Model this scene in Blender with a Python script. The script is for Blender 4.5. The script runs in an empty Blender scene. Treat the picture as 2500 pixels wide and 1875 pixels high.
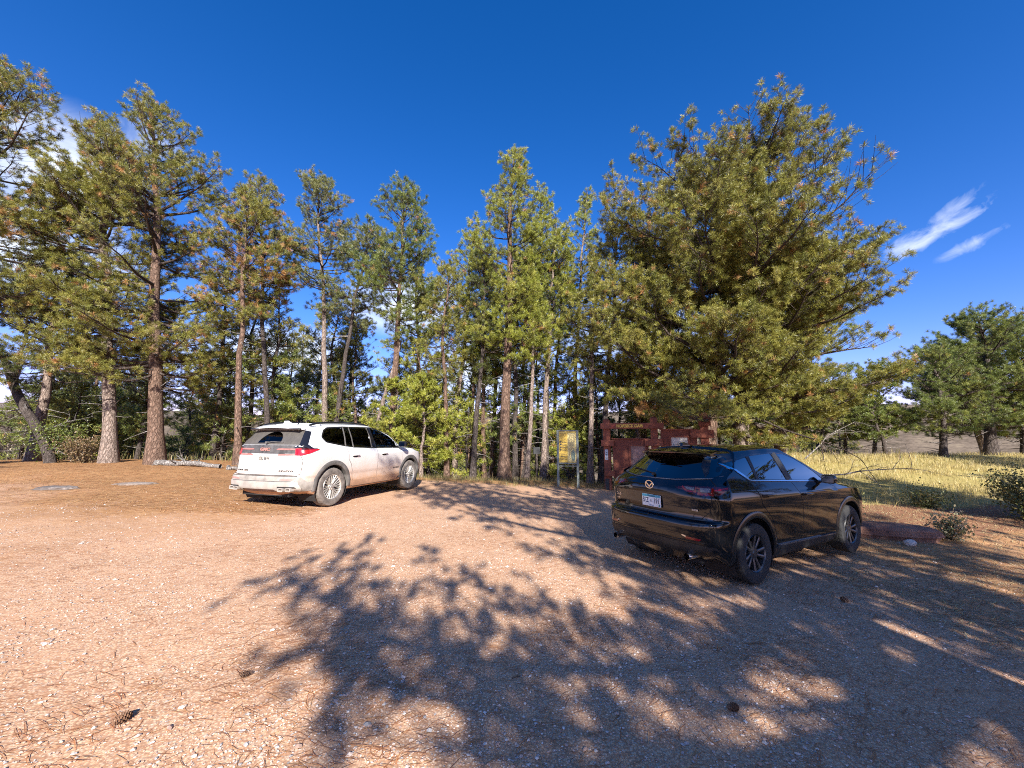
import bpy, bmesh, math, random
import numpy as np
from mathutils import Vector, Matrix
from mathutils.bvhtree import BVHTree
from mathutils.geometry import delaunay_2d_cdt

random.seed(7)
RNG = np.random.default_rng(7)
SC = bpy.context.scene
COL = SC.collection
R = math.radians

# ------------------------------------------------------------------ objects
def tag(o, label=None, cat=None, group=None, kind=None):
    if label: o['label'] = label
    if cat: o['category'] = cat
    if group: o['group'] = group
    if kind: o['kind'] = kind
    return o

def empty(name, loc=(0, 0, 0), rz=0.0, label=None, cat=None, group=None):
    o = bpy.data.objects.new(name, None)
    o.empty_display_size = 0.2
    o.location = loc
    o.rotation_euler = (0, 0, rz)
    COL.objects.link(o)
    return tag(o, label, cat, group)

def link(name, me, mat=None, parent=None):
    if mat is not None:
        me.materials.clear()
        for m in (mat if isinstance(mat, (list, tuple)) else [mat]):
            me.materials.append(m)
    o = bpy.data.objects.new(name, me)
    COL.objects.link(o)
    if parent is not None:
        o.parent = parent
    return o

def mesh_np(name, V, F, smooth=False, colors=None):
    """V (n,3); F (m,k) all the same size k, or a list of such arrays."""
    V = np.ascontiguousarray(V, dtype=np.float32)
    Fs = [np.asarray(f, dtype=np.int32) for f in (F if isinstance(F, list) else [F]) if len(f)]
    me = bpy.data.meshes.new(name)
    me.vertices.add(len(V))
    me.vertices.foreach_set('co', V.ravel())
    idx = np.concatenate([f.ravel() for f in Fs])
    tot = np.concatenate([np.full(len(f), f.shape[1], np.int32) for f in Fs])
    st = np.concatenate([[0], np.cumsum(tot)[:-1]]).astype(np.int32)
    me.loops.add(len(idx))
    me.loops.foreach_set('vertex_index', idx)
    me.polygons.add(len(tot))
    me.polygons.foreach_set('loop_start', st)
    me.polygons.foreach_set('loop_total', tot)
    me.polygons.foreach_set('use_smooth', np.full(len(tot), smooth, bool))
    me.update(calc_edges=True)
    if colors is not None:
        a = me.color_attributes.new('Col', 'FLOAT_COLOR', 'POINT')
        c = np.ones((len(V), 4), np.float32)
        c[:, :colors.shape[1]] = colors
        a.data.foreach_set('color', c.ravel())
    return me

class MB:
    """collects simple solids into one mesh"""
    def __init__(self):
        self.bm = bmesh.new()
    def box(self, c, s, rz=0, rx=0, ry=0, bev=0.0, M=None):
        m = Matrix.Translation(c) @ Matrix.Rotation(rz, 4, 'Z') @ Matrix.Rotation(ry, 4, 'Y') @ Matrix.Rotation(rx, 4, 'X')
        if M is not None: m = M @ m
        g = bmesh.ops.create_cube(self.bm, size=1.0, matrix=m @ Matrix.Diagonal((s[0], s[1], s[2], 1)))
        if bev > 0:
            es = list({e for v in g['verts'] for e in v.link_edges})
            bmesh.ops.bevel(self.bm, geom=es, offset=bev, segments=2, affect='EDGES', profile=0.5)
        return self
    def tube(self, pts, rads, n=8, caps=True):
        pts = [Vector(p) for p in pts]
        rings = []
        for i, p in enumerate(pts):
            d = (pts[min(i + 1, len(pts) - 1)] - pts[max(i - 1, 0)]).normalized()
            a = d.orthogonal().normalized() if abs(d.z) > .9 else d.cross(Vector((0, 0, 1))).normalized()
            b = d.cross(a)
            r = rads[i] if hasattr(rads, '__len__') else rads
            rings.append([self.bm.verts.new(p + (a * math.cos(t) + b * math.sin(t)) * r) for t in [2 * math.pi * k / n for k in range(n)]])
        for r0, r1 in zip(rings, rings[1:]):
            for k in range(n):
                self.bm.faces.new((r0[k], r0[(k + 1) % n], r1[(k + 1) % n], r1[k]))
        if caps:
            self.bm.faces.new(rings[0][::-1]); self.bm.faces.new(rings[-1])
        return self
    def lathe(self, prof, n=48, axis='Y', c=(0, 0, 0), closed=False):
        c = Vector(c); rings = []
        for (r, h) in prof:
            ring = []
            for k in range(n):
                t = 2 * math.pi * k / n
                v = (r * math.cos(t), h, r * math.sin(t)) if axis == 'Y' else ((r * math.cos(t), r * math.sin(t), h) if axis == 'Z' else (h, r * math.cos(t), r * math.sin(t)))
                ring.append(self.bm.verts.new(c + Vector(v)))
            rings.append(ring)
        prs = list(zip(rings, rings[1:]))
        if closed: prs.append((rings[-1], rings[0]))
        for r0, r1 in prs:
            for k in range(n):
                self.bm.faces.new((r0[k], r0[(k + 1) % n], r1[(k + 1) % n], r1[k]))
        return self
    def prism(self, poly, h0, h1, M=None):
        """poly list of (x,y), extruded along z h0..h1, then transformed"""
        M = M or Matrix.Identity(4)
        a = [self.bm.verts.new(M @ Vector((x, y, h0))) for x, y in poly]
        b = [self.bm.verts.new(M @ Vector((x, y, h1))) for x, y in poly]
        n = len(poly)
        self.bm.faces.new(a[::-1]); self.bm.faces.new(b)
        for k in range(n):
            self.bm.faces.new((a[k], a[(k + 1) % n], b[(k + 1) % n], b[k]))
        return self
    def obj(self, name, mat, parent=None, smooth=False, angle=None):
        bmesh.ops.recalc_face_normals(self.bm, faces=self.bm.faces)
        me = bpy.data.meshes.new(name)
        if smooth:
            for f in self.bm.faces: f.smooth = True
            if angle:
                for e in self.bm.edges:
                    if len(e.link_faces) == 2 and e.calc_face_angle(0) > angle: e.smooth = False
        self.bm.to_mesh(me); self.bm.free()
        return link(name, me, mat, parent)

def text_obj(name, s, size, mat, parent, M, extrude=0.002, align='CENTER', sx=1.0, bold=0.0):
    cu = bpy.data.curves.new(name, 'FONT')
    cu.body = s; cu.size = size; cu.extrude = extrude; cu.align_x = align; cu.align_y = 'CENTER'
    cu.offset = bold; cu.resolution_u = 3
    tmp = bpy.data.objects.new(name + '_tmp', cu)
    COL.objects.link(tmp)
    dg = bpy.context.evaluated_depsgraph_get()
    dg.update()
    me = bpy.data.meshes.new_from_object(tmp.evaluated_get(dg))
    bpy.data.objects.remove(tmp)
    bpy.data.curves.remove(cu)
    me.transform(M @ Matrix.Diagonal((sx, 1, 1, 1)))
    return link(name, me, mat, parent)

# ------------------------------------------------------------------ materials
def nt(name):
    m = bpy.data.materials.new(name)
    m.use_nodes = True
    t = m.node_tree
    t.nodes.clear()
    out = t.nodes.new('ShaderNodeOutputMaterial')
    return m, t, out

def nd(t, typ, **kw):
    n = t.nodes.new('ShaderNode' + typ)
    for k, v in kw.items():
        if k.startswith('i_'):
            key = k[2:]
            key = int(key) if key.isdigit() else key.replace('_', ' ')
            n.inputs[key].default_value = v
        else:
            setattr(n, k, v)
    return n

def L(t, a, b):
    t.links.new(a, b)

def ramp(t, fac, stops, interp='LINEAR'):
    n = t.nodes.new('ShaderNodeValToRGB')
    n.color_ramp.interpolation = interp
    e = n.color_ramp.elements
    while len(e) > 1: e.remove(e[-1])
    e[0].position, e[0].color = stops[0][0], (*stops[0][1], 1)
    for p, c in stops[1:]:
        x = e.new(p); x.color = (*c, 1)
    if fac is not None: L(t, fac, n.inputs[0])
    return n

def math_n(t, op, a, b=None, c=None, clamp=False):
    n = t.nodes.new('ShaderNodeMath'); n.operation = op; n.use_clamp = clamp
    for i, v in enumerate((a, b, c)):
        if v is None: continue
        if isinstance(v, (int, float)): n.inputs[i].default_value = v
        else: L(t, v, n.inputs[i])
    return n.outputs[0]

def mixc(t, fac, a, b, blend='MIX'):
    n = t.nodes.new('ShaderNodeMix'); n.data_type = 'RGBA'; n.blend_type = blend
    for k, v in ((0, fac), (6, a), (7, b)):
        if isinstance(v, (int, float)): n.inputs[k].default_value = v
        elif isinstance(v, tuple): n.inputs[k].default_value = (*v, 1) if len(v) == 3 else v
        else: L(t, v, n.inputs[k])
    return n.outputs[2]

def noise(t, scale, vec=None, detail=4, rough=.55, dist=0.0):
    n = nd(t, 'TexNoise'); n.inputs['Scale'].default_value = scale; n.inputs['Detail'].default_value = detail
    n.inputs['Roughness'].default_value = rough; n.inputs['Distortion'].default_value = dist
    if vec is not None: L(t, vec, n.inputs['Vector'])
    return n.outputs['Fac']

def bump(t, h, strength=.3, dist=.01):
    b = nd(t, 'Bump'); b.inputs['Strength'].default_value = strength; b.inputs['Distance'].default_value = dist
    L(t, h, b.inputs['Height'])
    return b.outputs[0]

def pbr(name, col, rough=.5, metal=0.0, spec=.5, coat=0.0, var=0.0, vscale=8.0, bmp=0.0, bscale=40.0, emit=None):
    m, t, out = nt(name)
    p = nd(t, 'BsdfPrincipled')
    L(t, p.outputs[0], out.inputs[0])
    p.inputs['Roughness'].default_value = rough
    p.inputs['Metallic'].default_value = metal
    p.inputs['Specular IOR Level'].default_value = spec
    p.inputs['Coat Weight'].default_value = coat
    p.inputs['Coat Roughness'].default_value = .03
    tc = nd(t, 'TexCoord').outputs['Object']
    nz = noise(t, vscale, tc, 5)
    lo = tuple(c * (1 - var) for c in col); hi = tuple(min(1, c * (1 + var)) for c in col)
    L(t, ramp(t, nz, [(.3, lo), (.7, hi)]).outputs[0], p.inputs['Base Color'])
    if bmp:
        L(t, bump(t, noise(t, bscale, tc, 4), bmp, .01), p.inputs['Normal'])
    return m
# ------------------------------------------------------------------ vehicles
def pchip(P, m):
    """P (n,...) control values at 0..n-1 -> m values per span, monotone cubic"""
    P = np.asarray(P, float); n = len(P)
    d = np.diff(P, axis=0)
    s = np.zeros_like(P)
    a, b = d[:-1], d[1:]
    with np.errstate(divide='ignore', invalid='ignore'):
        h = np.where(a * b > 0, 2 * a * b / (a + b), 0)
    s[1:-1] = h; s[0] = d[0]; s[-1] = d[-1]
    out = []
    for i in range(n - 1):
        for k in range(m):
            u = k / m
            h00 = 2*u**3 - 3*u**2 + 1; h10 = u**3 - 2*u**2 + u; h01 = -2*u**3 + 3*u**2; h11 = u**3 - u**2
            out.append(h00*P[i] + h10*s[i] + h01*P[i+1] + h11*s[i+1])
    out.append(P[-1])
    return np.array(out)

def inpoly(px, py, poly):
    px = np.asarray(px); py = np.asarray(py)
    ins = np.zeros(px.shape, bool)
    n = len(poly)
    for i in range(n):
        x0, y0 = poly[i]; x1, y1 = poly[(i + 1) % n]
        c = ((y0 > py) != (y1 > py))
        with np.errstate(divide='ignore', invalid='ignore'):
            xi = (x1 - x0) * (py - y0) / (y1 - y0) + x0
        ins ^= c & (px < xi)
    return ins

def shrink(poly, d):
    n = len(poly)
    P = [Vector(p) for p in poly]
    area = sum(P[i].x * P[(i+1) % n].y - P[(i+1) % n].x * P[i].y for i in range(n))
    sg = 1 if area > 0 else -1
    out = []
    for i in range(n):
        a, b, c = P[i-1], P[i], P[(i+1) % n]
        e0 = (b - a).normalized(); e1 = (c - b).normalized()
        n0 = Vector((-e0.y, e0.x)) * sg; n1 = Vector((-e1.y, e1.x)) * sg
        k = (n0 + n1); 
        k = k / max(.35, k.dot(n0)) if k.length > 1e-6 else n0
        out.append(tuple(b + k * d))
    return out

def rounded(poly, r, seg=5):
    """round the corners of a polygon"""
    P = [Vector(p) for p in poly]; n = len(P); out = []
    for i in range(n):
        a, b, c = P[i-1], P[i], P[(i+1) % n]
        ri = r[i] if hasattr(r, '__len__') else r
        k = min(ri, (a-b).length * .45, (c-b).length * .45)
        p0 = b + (a-b).normalized() * k; p1 = b + (c-b).normalized() * k
        for j in range(seg + 1):
            u = j / seg
            out.append(tuple((1-u)**2 * p0 + 2*u*(1-u) * b + u*u * p1))
    return out

class Shell:
    """car body surface: a grid of contours that run from the rear centre round one side to the nose"""
    def __init__(self, rows):
        C = np.array(rows, float)                     # rows, 16, 3
        G = pchip(np.swapaxes(C, 0, 1), 9)            # cols dense
        G = pchip(np.swapaxes(G, 0, 1), 7)            # rows dense
        G[:, 0, 1] = 0; G[:, -1, 1] = 0
        nr, nc = G.shape[:2]
        V = np.concatenate([G.reshape(-1, 3), (G * [1, -1, 1]).reshape(-1, 3)])
        idx = np.arange(nr * nc).reshape(nr, nc)
        q = np.stack([idx[:-1, :-1], idx[:-1, 1:], idx[1:, 1:], idx[1:, :-1]], -1).reshape(-1, 4)
        F = np.concatenate([q[:, ::-1], q + nr * nc])
        bm = bmesh.new()
        vs = [bm.verts.new(v) for v in V]
        for f in F:
            bm.faces.new([vs[i] for i in f])
        bmesh.ops.remove_doubles(bm, verts=bm.verts, dist=2e-4)
        bmesh.ops.dissolve_degenerate(bm, dist=1e-5, edges=bm.edges)
        bmesh.ops.recalc_face_normals(bm, faces=bm.faces)
        bm.normal_update()
        bm.verts.ensure_lookup_table(); bm.faces.ensure_lookup_table()
        self.bm = bm
        self.bvh = BVHTree.FromBMesh(bm)
        self.vn = [v.normal.copy() for v in bm.verts]
        self.vc = [v.co.copy() for v in bm.verts]
        self.fv = [[v.index for v in f.verts] for f in bm.faces]
    def hit(self, p, d):
        loc, n, i, _ = self.bvh.ray_cast(p, d)
        if loc is None:
            loc, n, i, _ = self.bvh.find_nearest(p + d * 2.0)
        w = 0; s = Vector((0, 0, 0))
        for k in self.fv[i]:
            q = 1 / ((self.vc[k] - loc).length + 1e-4); w += q; s += self.vn[k] * q
        return loc, (s / w).normalized()

def conform(sh, o, frame, off):
    """bend lettering onto the body surface"""
    u, v, d = FR[frame]
    ds = [q.co.dot(d) for q in o.data.vertices]; far = max(ds)
    for q, k in zip(o.data.vertices, ds):
        p = q.co - d * q.co.dot(d)
        loc, n = sh.hit(p - d*9.0, d)
        q.co = p + d * (loc.dot(d) - off + (k - far))
    return o

FR = {  # projection frames: u axis, v axis, ray direction
    'R': (Vector((1, 0, 0)), Vector((0, 0, 1)), Vector((0, 1, 0))),      # right side seen from -y
    'L': (Vector((1, 0, 0)), Vector((0, 0, 1)), Vector((0, -1, 0))),
    'B': (Vector((0, 1, 0)), Vector((0, 0, 1)), Vector((1, 0, 0))),      # rear
    'F': (Vector((0, 1, 0)), Vector((0, 0, 1)), Vector((-1, 0, 0))),
    'T': (Vector((1, 0, 0)), Vector((0, 1, 0)), Vector((0, 0, -1))),
    # rear corners at 45 degrees: u grows towards the front / outside
    'RC': (Vector((.7071, -.7071, 0)), Vector((0, 0, 1)), Vector((.7071, .7071, 0))),
    'LC': (Vector((.7071, .7071, 0)), Vector((0, 0, 1)), Vector((.7071, -.7071, 0))),
}

def patch(sh, name, poly, frame, mat, parent, off=.003, depth=.012, res=.05, org=(0, 0, 0)):
    if isinstance(poly, ribbon):
        return strip(sh, name, poly, frame, mat, parent, off, depth, res)
    u, v, d = FR[frame]
    O = Vector(org)
    pts = []
    n = len(poly)
    for i in range(n):
        a = Vector(poly[i]); b = Vector(poly[(i+1) % n])
        k = max(1, int((b-a).length / res))
        pts += [a + (b-a) * (j/k) for j in range(k)]
    nb = len(pts)
    xs = [p.x for p in pts]; ys = [p.y for p in pts]
    gx = np.arange(min(xs) + res*.5, max(xs), res); gy = np.arange(min(ys) + res*.5, max(ys), res)
    if len(gx) and len(gy):
        X, Y = np.meshgrid(gx, gy)
        inner = shrink(poly, res * .4)
        ok = inpoly(X.ravel(), Y.ravel(), poly) & inpoly(X.ravel(), Y.ravel(), inner)
        pts += [Vector((x, y)) for x, y in zip(X.ravel()[ok], Y.ravel()[ok])]
    r = delaunay_2d_cdt(pts, [], [list(range(nb))], 1, 1e-5)
    v2, faces = r[0], r[2]
    V, N = [], []
    for p in v2:
        o = O + u * p.x + v * p.y - d * 9.0
        loc, nn = sh.hit(o, d)
        V.append(loc + nn * off); N.append(nn)
    edges = {}
    F = []
    for f in faces:
        f = list(f)
        a, b, c = (V[k] for k in f[:3])
        if (b-a).cross(c-a).dot(d) > 0: f = f[::-1]
        F.append(f)
        for i in range(len(f)):
            e = (f[i], f[(i+1) % len(f)])
            edges[e] = edges.get(e, 0) + 1
    bd = [e for e in edges if (e[1], e[0]) not in edges]
    base = {}
    def sk(i, inner):
        k = (i, inner)
        if k not in base:
            base[k] = len(V)
            V.append(V[i] - N[i] * depth if inner else V[i].copy()); N.append(None)
        return base[k]
    for a, b in bd:
        ao, bo, ai, bi = sk(a, 0), sk(b, 0), sk(a, 1), sk(b, 1)
        F.append([bo, ao, ai, bi])
        w = (V[bo]-V[ao]).cross(V[ai]-V[ao])
        w = -w.normalized() if w.length > 1e-12 else Vector((0, 0, 1))
        for k in (ao, bo, ai, bi):
            N[k] = w
    me = bpy.data.meshes.new(name)
    me.from_pydata([tuple(q) for q in V], [], F)
    me.polygons.foreach_set('use_smooth', [True] * len(me.polygons))
    me.normals_split_custom_set_from_vertices([tuple(q) for q in N])
    return link(name, me, mat, parent)

class ribbon:
    """2-D stroke of a polyline; closed when it ends where it starts"""
    def __init__(self, path, w):
        self.path = [Vector(p) for p in path]; self.w = w

def strip(sh, name, rb, frame, mat, parent, off, depth, res):
    u, v, d = FR[frame]
    P = rb.path
    closed = (P[0] - P[-1]).length < 1e-6
    if closed: P = P[:-1]
    n = len(P); seg = n if closed else n - 1
    nrm = []
    for i in range(n):
        ds = []
        if closed or i > 0: ds.append((P[i] - P[i-1]).normalized())
        if closed or i < n-1: ds.append((P[(i+1) % n] - P[i]).normalized())
        m = sum((Vector((-q.y, q.x)) for q in ds), Vector((0, 0)))
        m = m.normalized() if m.length > 1e-6 else Vector((-ds[0].y, ds[0].x))
        nrm.append(m / max(.5, m.dot(Vector((-ds[0].y, ds[0].x)))))
    C, Nn = [], []
    for i in range(seg):
        a, b = P[i], P[(i+1) % n]; na, nb = nrm[i], nrm[(i+1) % n]
        k = max(1, int((b-a).length / res))
        for j in range(k):
            t = j/k; C.append(a.lerp(b, t)); Nn.append(na.lerp(nb, t))
    if not closed: C.append(P[-1]); Nn.append(nrm[-1])
    V, N, F = [], [], []
    for c, m in zip(C, Nn):
        row = []
        for k in (-.5, 0, .5):
            q = c + m * rb.w * k
            loc, nn = sh.hit(u*q.x + v*q.y - d*9.0, d)
            row.append((loc, nn))
        l, r = row[0], row[2]
        V += [l[0] - l[1]*depth, l[0] + l[1]*off, row[1][0] + row[1][1]*off, r[0] + r[1]*off, r[0] - r[1]*depth]
    m = len(C)
    for i in range(m if closed else m-1):
        a = i*5; b = ((i+1) % m)*5
        for k in range(4): F.append((a+k, a+k+1, b+k+1, b+k))
    if not closed:
        F.append((0, 1, 2, 3, 4)); F.append(tuple((m-1)*5 + k for k in range(5)))
    bm = bmesh.new(); vs = [bm.verts.new(q) for q in V]
    for f in F: bm.faces.new([vs[k] for k in f])
    bmesh.ops.recalc_face_normals(bm, faces=bm.faces)
    for f in bm.faces: f.smooth = True
    for e in bm.edges:
        if len(e.link_faces) == 2 and e.calc_face_angle(0) > R(40): e.smooth = False
    me = bpy.data.meshes.new(name); bm.to_mesh(me); bm.free()
    return link(name, me, mat, parent)

def arc(cx, cz, r, a0, a1, n=14):
    return [(cx + r * math.cos(R(a0 + (a1-a0)*i/n)), cz + r * math.sin(R(a0 + (a1-a0)*i/n))) for i in range(n+1)]

def contour(xr, xf, w, z, zr=None, zf=None, xs=None, ws=None, corner=.30, nose=.45, A=None, sweep=None):
    """16 points of one contour: rear centre, round the corner, along the side, round the nose"""
    zr = z if zr is None else zr
    zf = z if zf is None else zf
    zfun = z if callable(z) else (lambda x: z)
    zr_ = zr if not callable(zr) else zfun(xr)
    zf_ = zf if not callable(zf) else zfun(xf)
    sw = sweep if sweep is not None else (.010, .045, .12)
    pts = [(xr, 0, zr_), (xr+sw[0], .36*w, zr_), (xr+sw[1], .66*w, zr_), (xr+sw[2], .86*w, zr_), (xr+corner, .965*w, .5*zr_+.5*zfun(xr+corner))]
    xs = xs or (-.42, 0, .45, 1.2, 1.9, 2.35)
    ws = ws or (1, 1, 1, 1, 1, 1)
    for x, k in zip(xs, ws):
        pts.append((x, w*k, zfun(x)))
    if A is not None:
        pts += A
    else:
        for dx, k, b in ((nose*1.9, 1.0, .0), (nose, .965, .35), (nose*.42, .84, .8), (nose*.1, .5, 1), (0, 0, 1)):
            x = xf - dx
            pts.append((x, w*k, (1-b)*zfun(x) + b*zf_))
    assert len(pts) == 16
    return pts

def lin(*kp):
    X = [k[0] for k in kp]; Z = [k[1] for k in kp]
    return lambda x: float(np.interp(x, X, Z))

def wheel(parent, x, y, Rt, Wd, Rr, style, m_rim, m_tyre, m_dark, m_disc, mir):
    """wheel > tyre, brake disc; outer face towards mir*y"""
    s = mir
    mb = MB()
    # barrel and lip
    mb.lathe([(Rr*.93, -s*Wd*.42), (Rr*.90, s*Wd*.10), (Rr*.93, s*Wd*.40), (Rr*.985, s*Wd*.46), (Rr*1.0, s*Wd*.44), (Rr*.985, s*Wd*.30)], 56)
    # hub
    mb.lathe([(.0, s*Wd*.40), (.030, s*Wd*.40), (.034, s*Wd*.36), (.075, s*Wd*.35), (.085, s*Wd*.22), (.085, s*Wd*.05)], 32)
    def spoke(a0, a1, r0, r1, w0, w1, h0, h1, th=.030):
        p0 = Vector((r0*math.cos(a0), 0, r0*math.sin(a0))); p1 = Vector((r1*math.cos(a1), 0, r1*math.sin(a1)))
        d = (p1-p0).normalized(); q = Vector((-d.z, 0, d.x))
        vs = []
        for p, w, h in ((p0, w0, h0), (p0*.5 + p1*.5, (w0+w1)*.5, (h0+h1)*.5), (p1, w1, h1)):
            ring = []
            for a, b in ((-.5, -th), (-.5, -.006), (-.28, 0), (.28, 0), (.5, -.006), (.5, -th)):
                ring.append(mb.bm.verts.new(p + q*w*a + Vector((0, s*(h+b), 0))))
            vs.append(ring)
        for r0_, r1_ in zip(vs, vs[1:]):
            for k in range(6):
                mb.bm.faces.new((r0_[k], r0_[(k+1) % 6], r1_[(k+1) % 6], r1_[k]))
        mb.bm.faces.new(vs[0]); mb.bm.faces.new(vs[-1])
    ho = Wd*.35; hi = Wd*.43
    if style == 'fan':
        for g in range(6):
            a = 2*math.pi*g/6 + .2
            for k, (da, db) in enumerate(((-.20, -.40), (-.10, -.13), (.10, .13), (.20, .40))):
                spoke(a+da*.9, a+db, .075, Rr*.955, .016, .021, ho, hi)
    else:
        for g in range(10):
            a = 2*math.pi*g/10 + .15
            spoke(a, a + (.12 if g % 2 else -.02), .055, Rr*.955, .030, .048, ho, hi*.98)
    for g in range(5):
        a = 2*math.pi*g/5
        mb.lathe([(.0, s*Wd*.375), (.011, s*Wd*.375), (.012, s*Wd*.33)], 8, c=(.055*math.cos(a), 0, .055*math.sin(a)))
    w = mb.obj('wheel', m_rim, parent, smooth=True, angle=R(35))
    w.location = (x, y, Rt)
    ty = MB()
    h = Wd*.5
    prof = [(Rr*.985, -h*.80), (Rr*1.03, -h*.93), ((Rr+Rt)*.5, -h*1.02), (Rt*.955, -h*.93), (Rt*.985, -h*.80), (Rt*.995, -h*.62),
            (Rt*.995, -h*.50), (Rt*.975, -h*.49), (Rt*.975, -h*.43), (Rt, -h*.42), (Rt, -h*.10), (Rt*.978, -h*.09), (Rt*.978, h*.02), (Rt, h*.03),
            (Rt, h*.36), (Rt*.975, h*.37), (Rt*.975, h*.44), (Rt*.995, h*.45),
            (Rt*.995, h*.62), (Rt*.985, h*.80), (Rt*.955, h*.93), ((Rr+Rt)*.5, h*1.02), (Rr*1.03, h*.93), (Rr*.985, h*.80)]
    ty.lathe(prof, 96)
    # shoulder blocks: press every third ring segment in a little
    ty.bm.verts.ensure_lookup_table()
    n = 96
    for ri, (r, hh) in enumerate(prof):
        if r > Rt*.98 and .4*h < abs(hh) < .9*h:
            for k in range(0, n, 3):
                v = ty.bm.verts[ri*n + k]
                f = 1 - .02; v.co.x *= f; v.co.z *= f
    ty.obj('tyre', m_tyre, w, smooth=True, angle=R(40))
    db = MB()
    db.lathe([(0, s*Wd*.02), (Rr*.62, s*Wd*.02), (Rr*.62, -s*Wd*.06), (0, -s*Wd*.06)], 40)
    db.lathe([(Rr*.90, -s*Wd*.20), (0, -s*Wd*.22)], 40)
    db.obj('brake_disc', m_disc, w, smooth=True, angle=R(35))
    return w

def well(mb, x, zc, r, w, sgn):
    """dark wheel-well liner: half barrel open to the outside"""
    n = 20; rings = []
    for yy in (w - .012, w*.52):
        rings.append([mb.bm.verts.new((x + r*math.cos(t), sgn*yy, zc + r*math.sin(t))) for t in [math.pi*(-.18 + 1.36*i/n) for i in range(n+1)]])
    for k in range(n):
        mb.bm.faces.new((rings[0][k], rings[0][k+1], rings[1][k+1], rings[1][k]))
    mb.bm.faces.new(rings[1])

def finish_body(sh, mat, parent, wheels, Ra, side_wins, rear_win, front_win):
    bm = sh.bm
    dead = []
    for f in bm.faces:
        c = f.calc_center_median(); n = f.normal
        kill = False
        for xw, zc in wheels:
            if abs(c.y) > .50 and (c.x-xw)**2 + (c.z-zc)**2 < Ra*Ra: kill = True
        if abs(n.y) > .35 and abs(n.y) > abs(n.x) and not kill:
            for p in side_wins:
                if inpoly(np.array([c.x]), np.array([c.z]), p)[0]: kill = True
        if n.x < -.3 and abs(n.x) > abs(n.y)*.7 and inpoly(np.array([c.y]), np.array([c.z]), rear_win)[0]: kill = True
        if c.x > .8 and n.x > .2 and n.z > .1 and inpoly(np.array([c.y]), np.array([c.z]), front_win)[0]: kill = True
        if kill: dead.append(f)
    # the arch edge is drawn by its flare, so pull the ragged rim onto the circle
    bmesh.ops.delete(bm, geom=dead, context='FACES')
    for v in bm.verts:
        if v.is_boundary and abs(v.co.y) > .5:
            for xw, zc in wheels:
                dx, dz = v.co.x-xw, v.co.z-zc; r = math.hypot(dx, dz)
                if r < Ra*1.12 and r > .1:
                    v.co.x = xw + dx/r*Ra*1.01; v.co.z = zc + dz/r*Ra*1.01
    for f in bm.faces: f.smooth = True
    me = bpy.data.meshes.new('body'); bm.to_mesh(me); bm.free()
    return link('body', me, mat, parent)

def flare(sh, name, xw, zc, r0, r1, a0, a1, sgn, mat, parent, out=.018):
    """wheel-arch moulding: a swept band that stands off the body"""
    n = 30; bm = bmesh.new(); rings = []
    d = Vector((0, -sgn, 0))
    for i in range(n+1):
        a = R(a0 + (a1-a0)*i/n)
        ring = []
        for (r, o) in ((r0, -.07), (r0, .45*out), (r0*.75+r1*.25, out), (r0*.3+r1*.7, out), (r1, .4*out), (r1, -.012)):
            x = xw + r*math.cos(a); z = zc + r*math.sin(a)
            rr = max(r, r0*.9+r1*.1)
            loc, nn = sh.hit(Vector((xw + rr*math.cos(a), sgn*3, max(zc + rr*math.sin(a), .30))), d)
            ring.append(bm.verts.new((x, loc.y + sgn*o, z)))
        rings.append(ring)
    for q0, q1 in zip(rings, rings[1:]):
        for k in range(5):
            bm.faces.new((q0[k], q0[k+1], q1[k+1], q1[k]))
    for q in (rings[0], rings[-1]): bm.faces.new(q)
    bmesh.ops.recalc_face_normals(bm, faces=bm.faces)
    for f in bm.faces: f.smooth = True
    for e in bm.edges:
        if len(e.link_faces) == 2 and e.calc_face_angle(0) > R(50): e.smooth = False
    me = bpy.data.meshes.new(name); bm.to_mesh(me); bm.free()
    return link(name, me, mat, parent)

def seat(parent, x, y, z, mat):
    mb = MB()
    mb.box((x+.05, y, z), (.48, .48, .16), bev=.05)
    mb.box((x-.24, y, z+.34), (.14, .46, .60), ry=-.22, bev=.05)
    mb.box((x-.33, y, z+.72), (.09, .26, .17), ry=-.15, bev=.035)
    return mb.obj('seat', mat, parent, smooth=True, angle=R(50))

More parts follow.
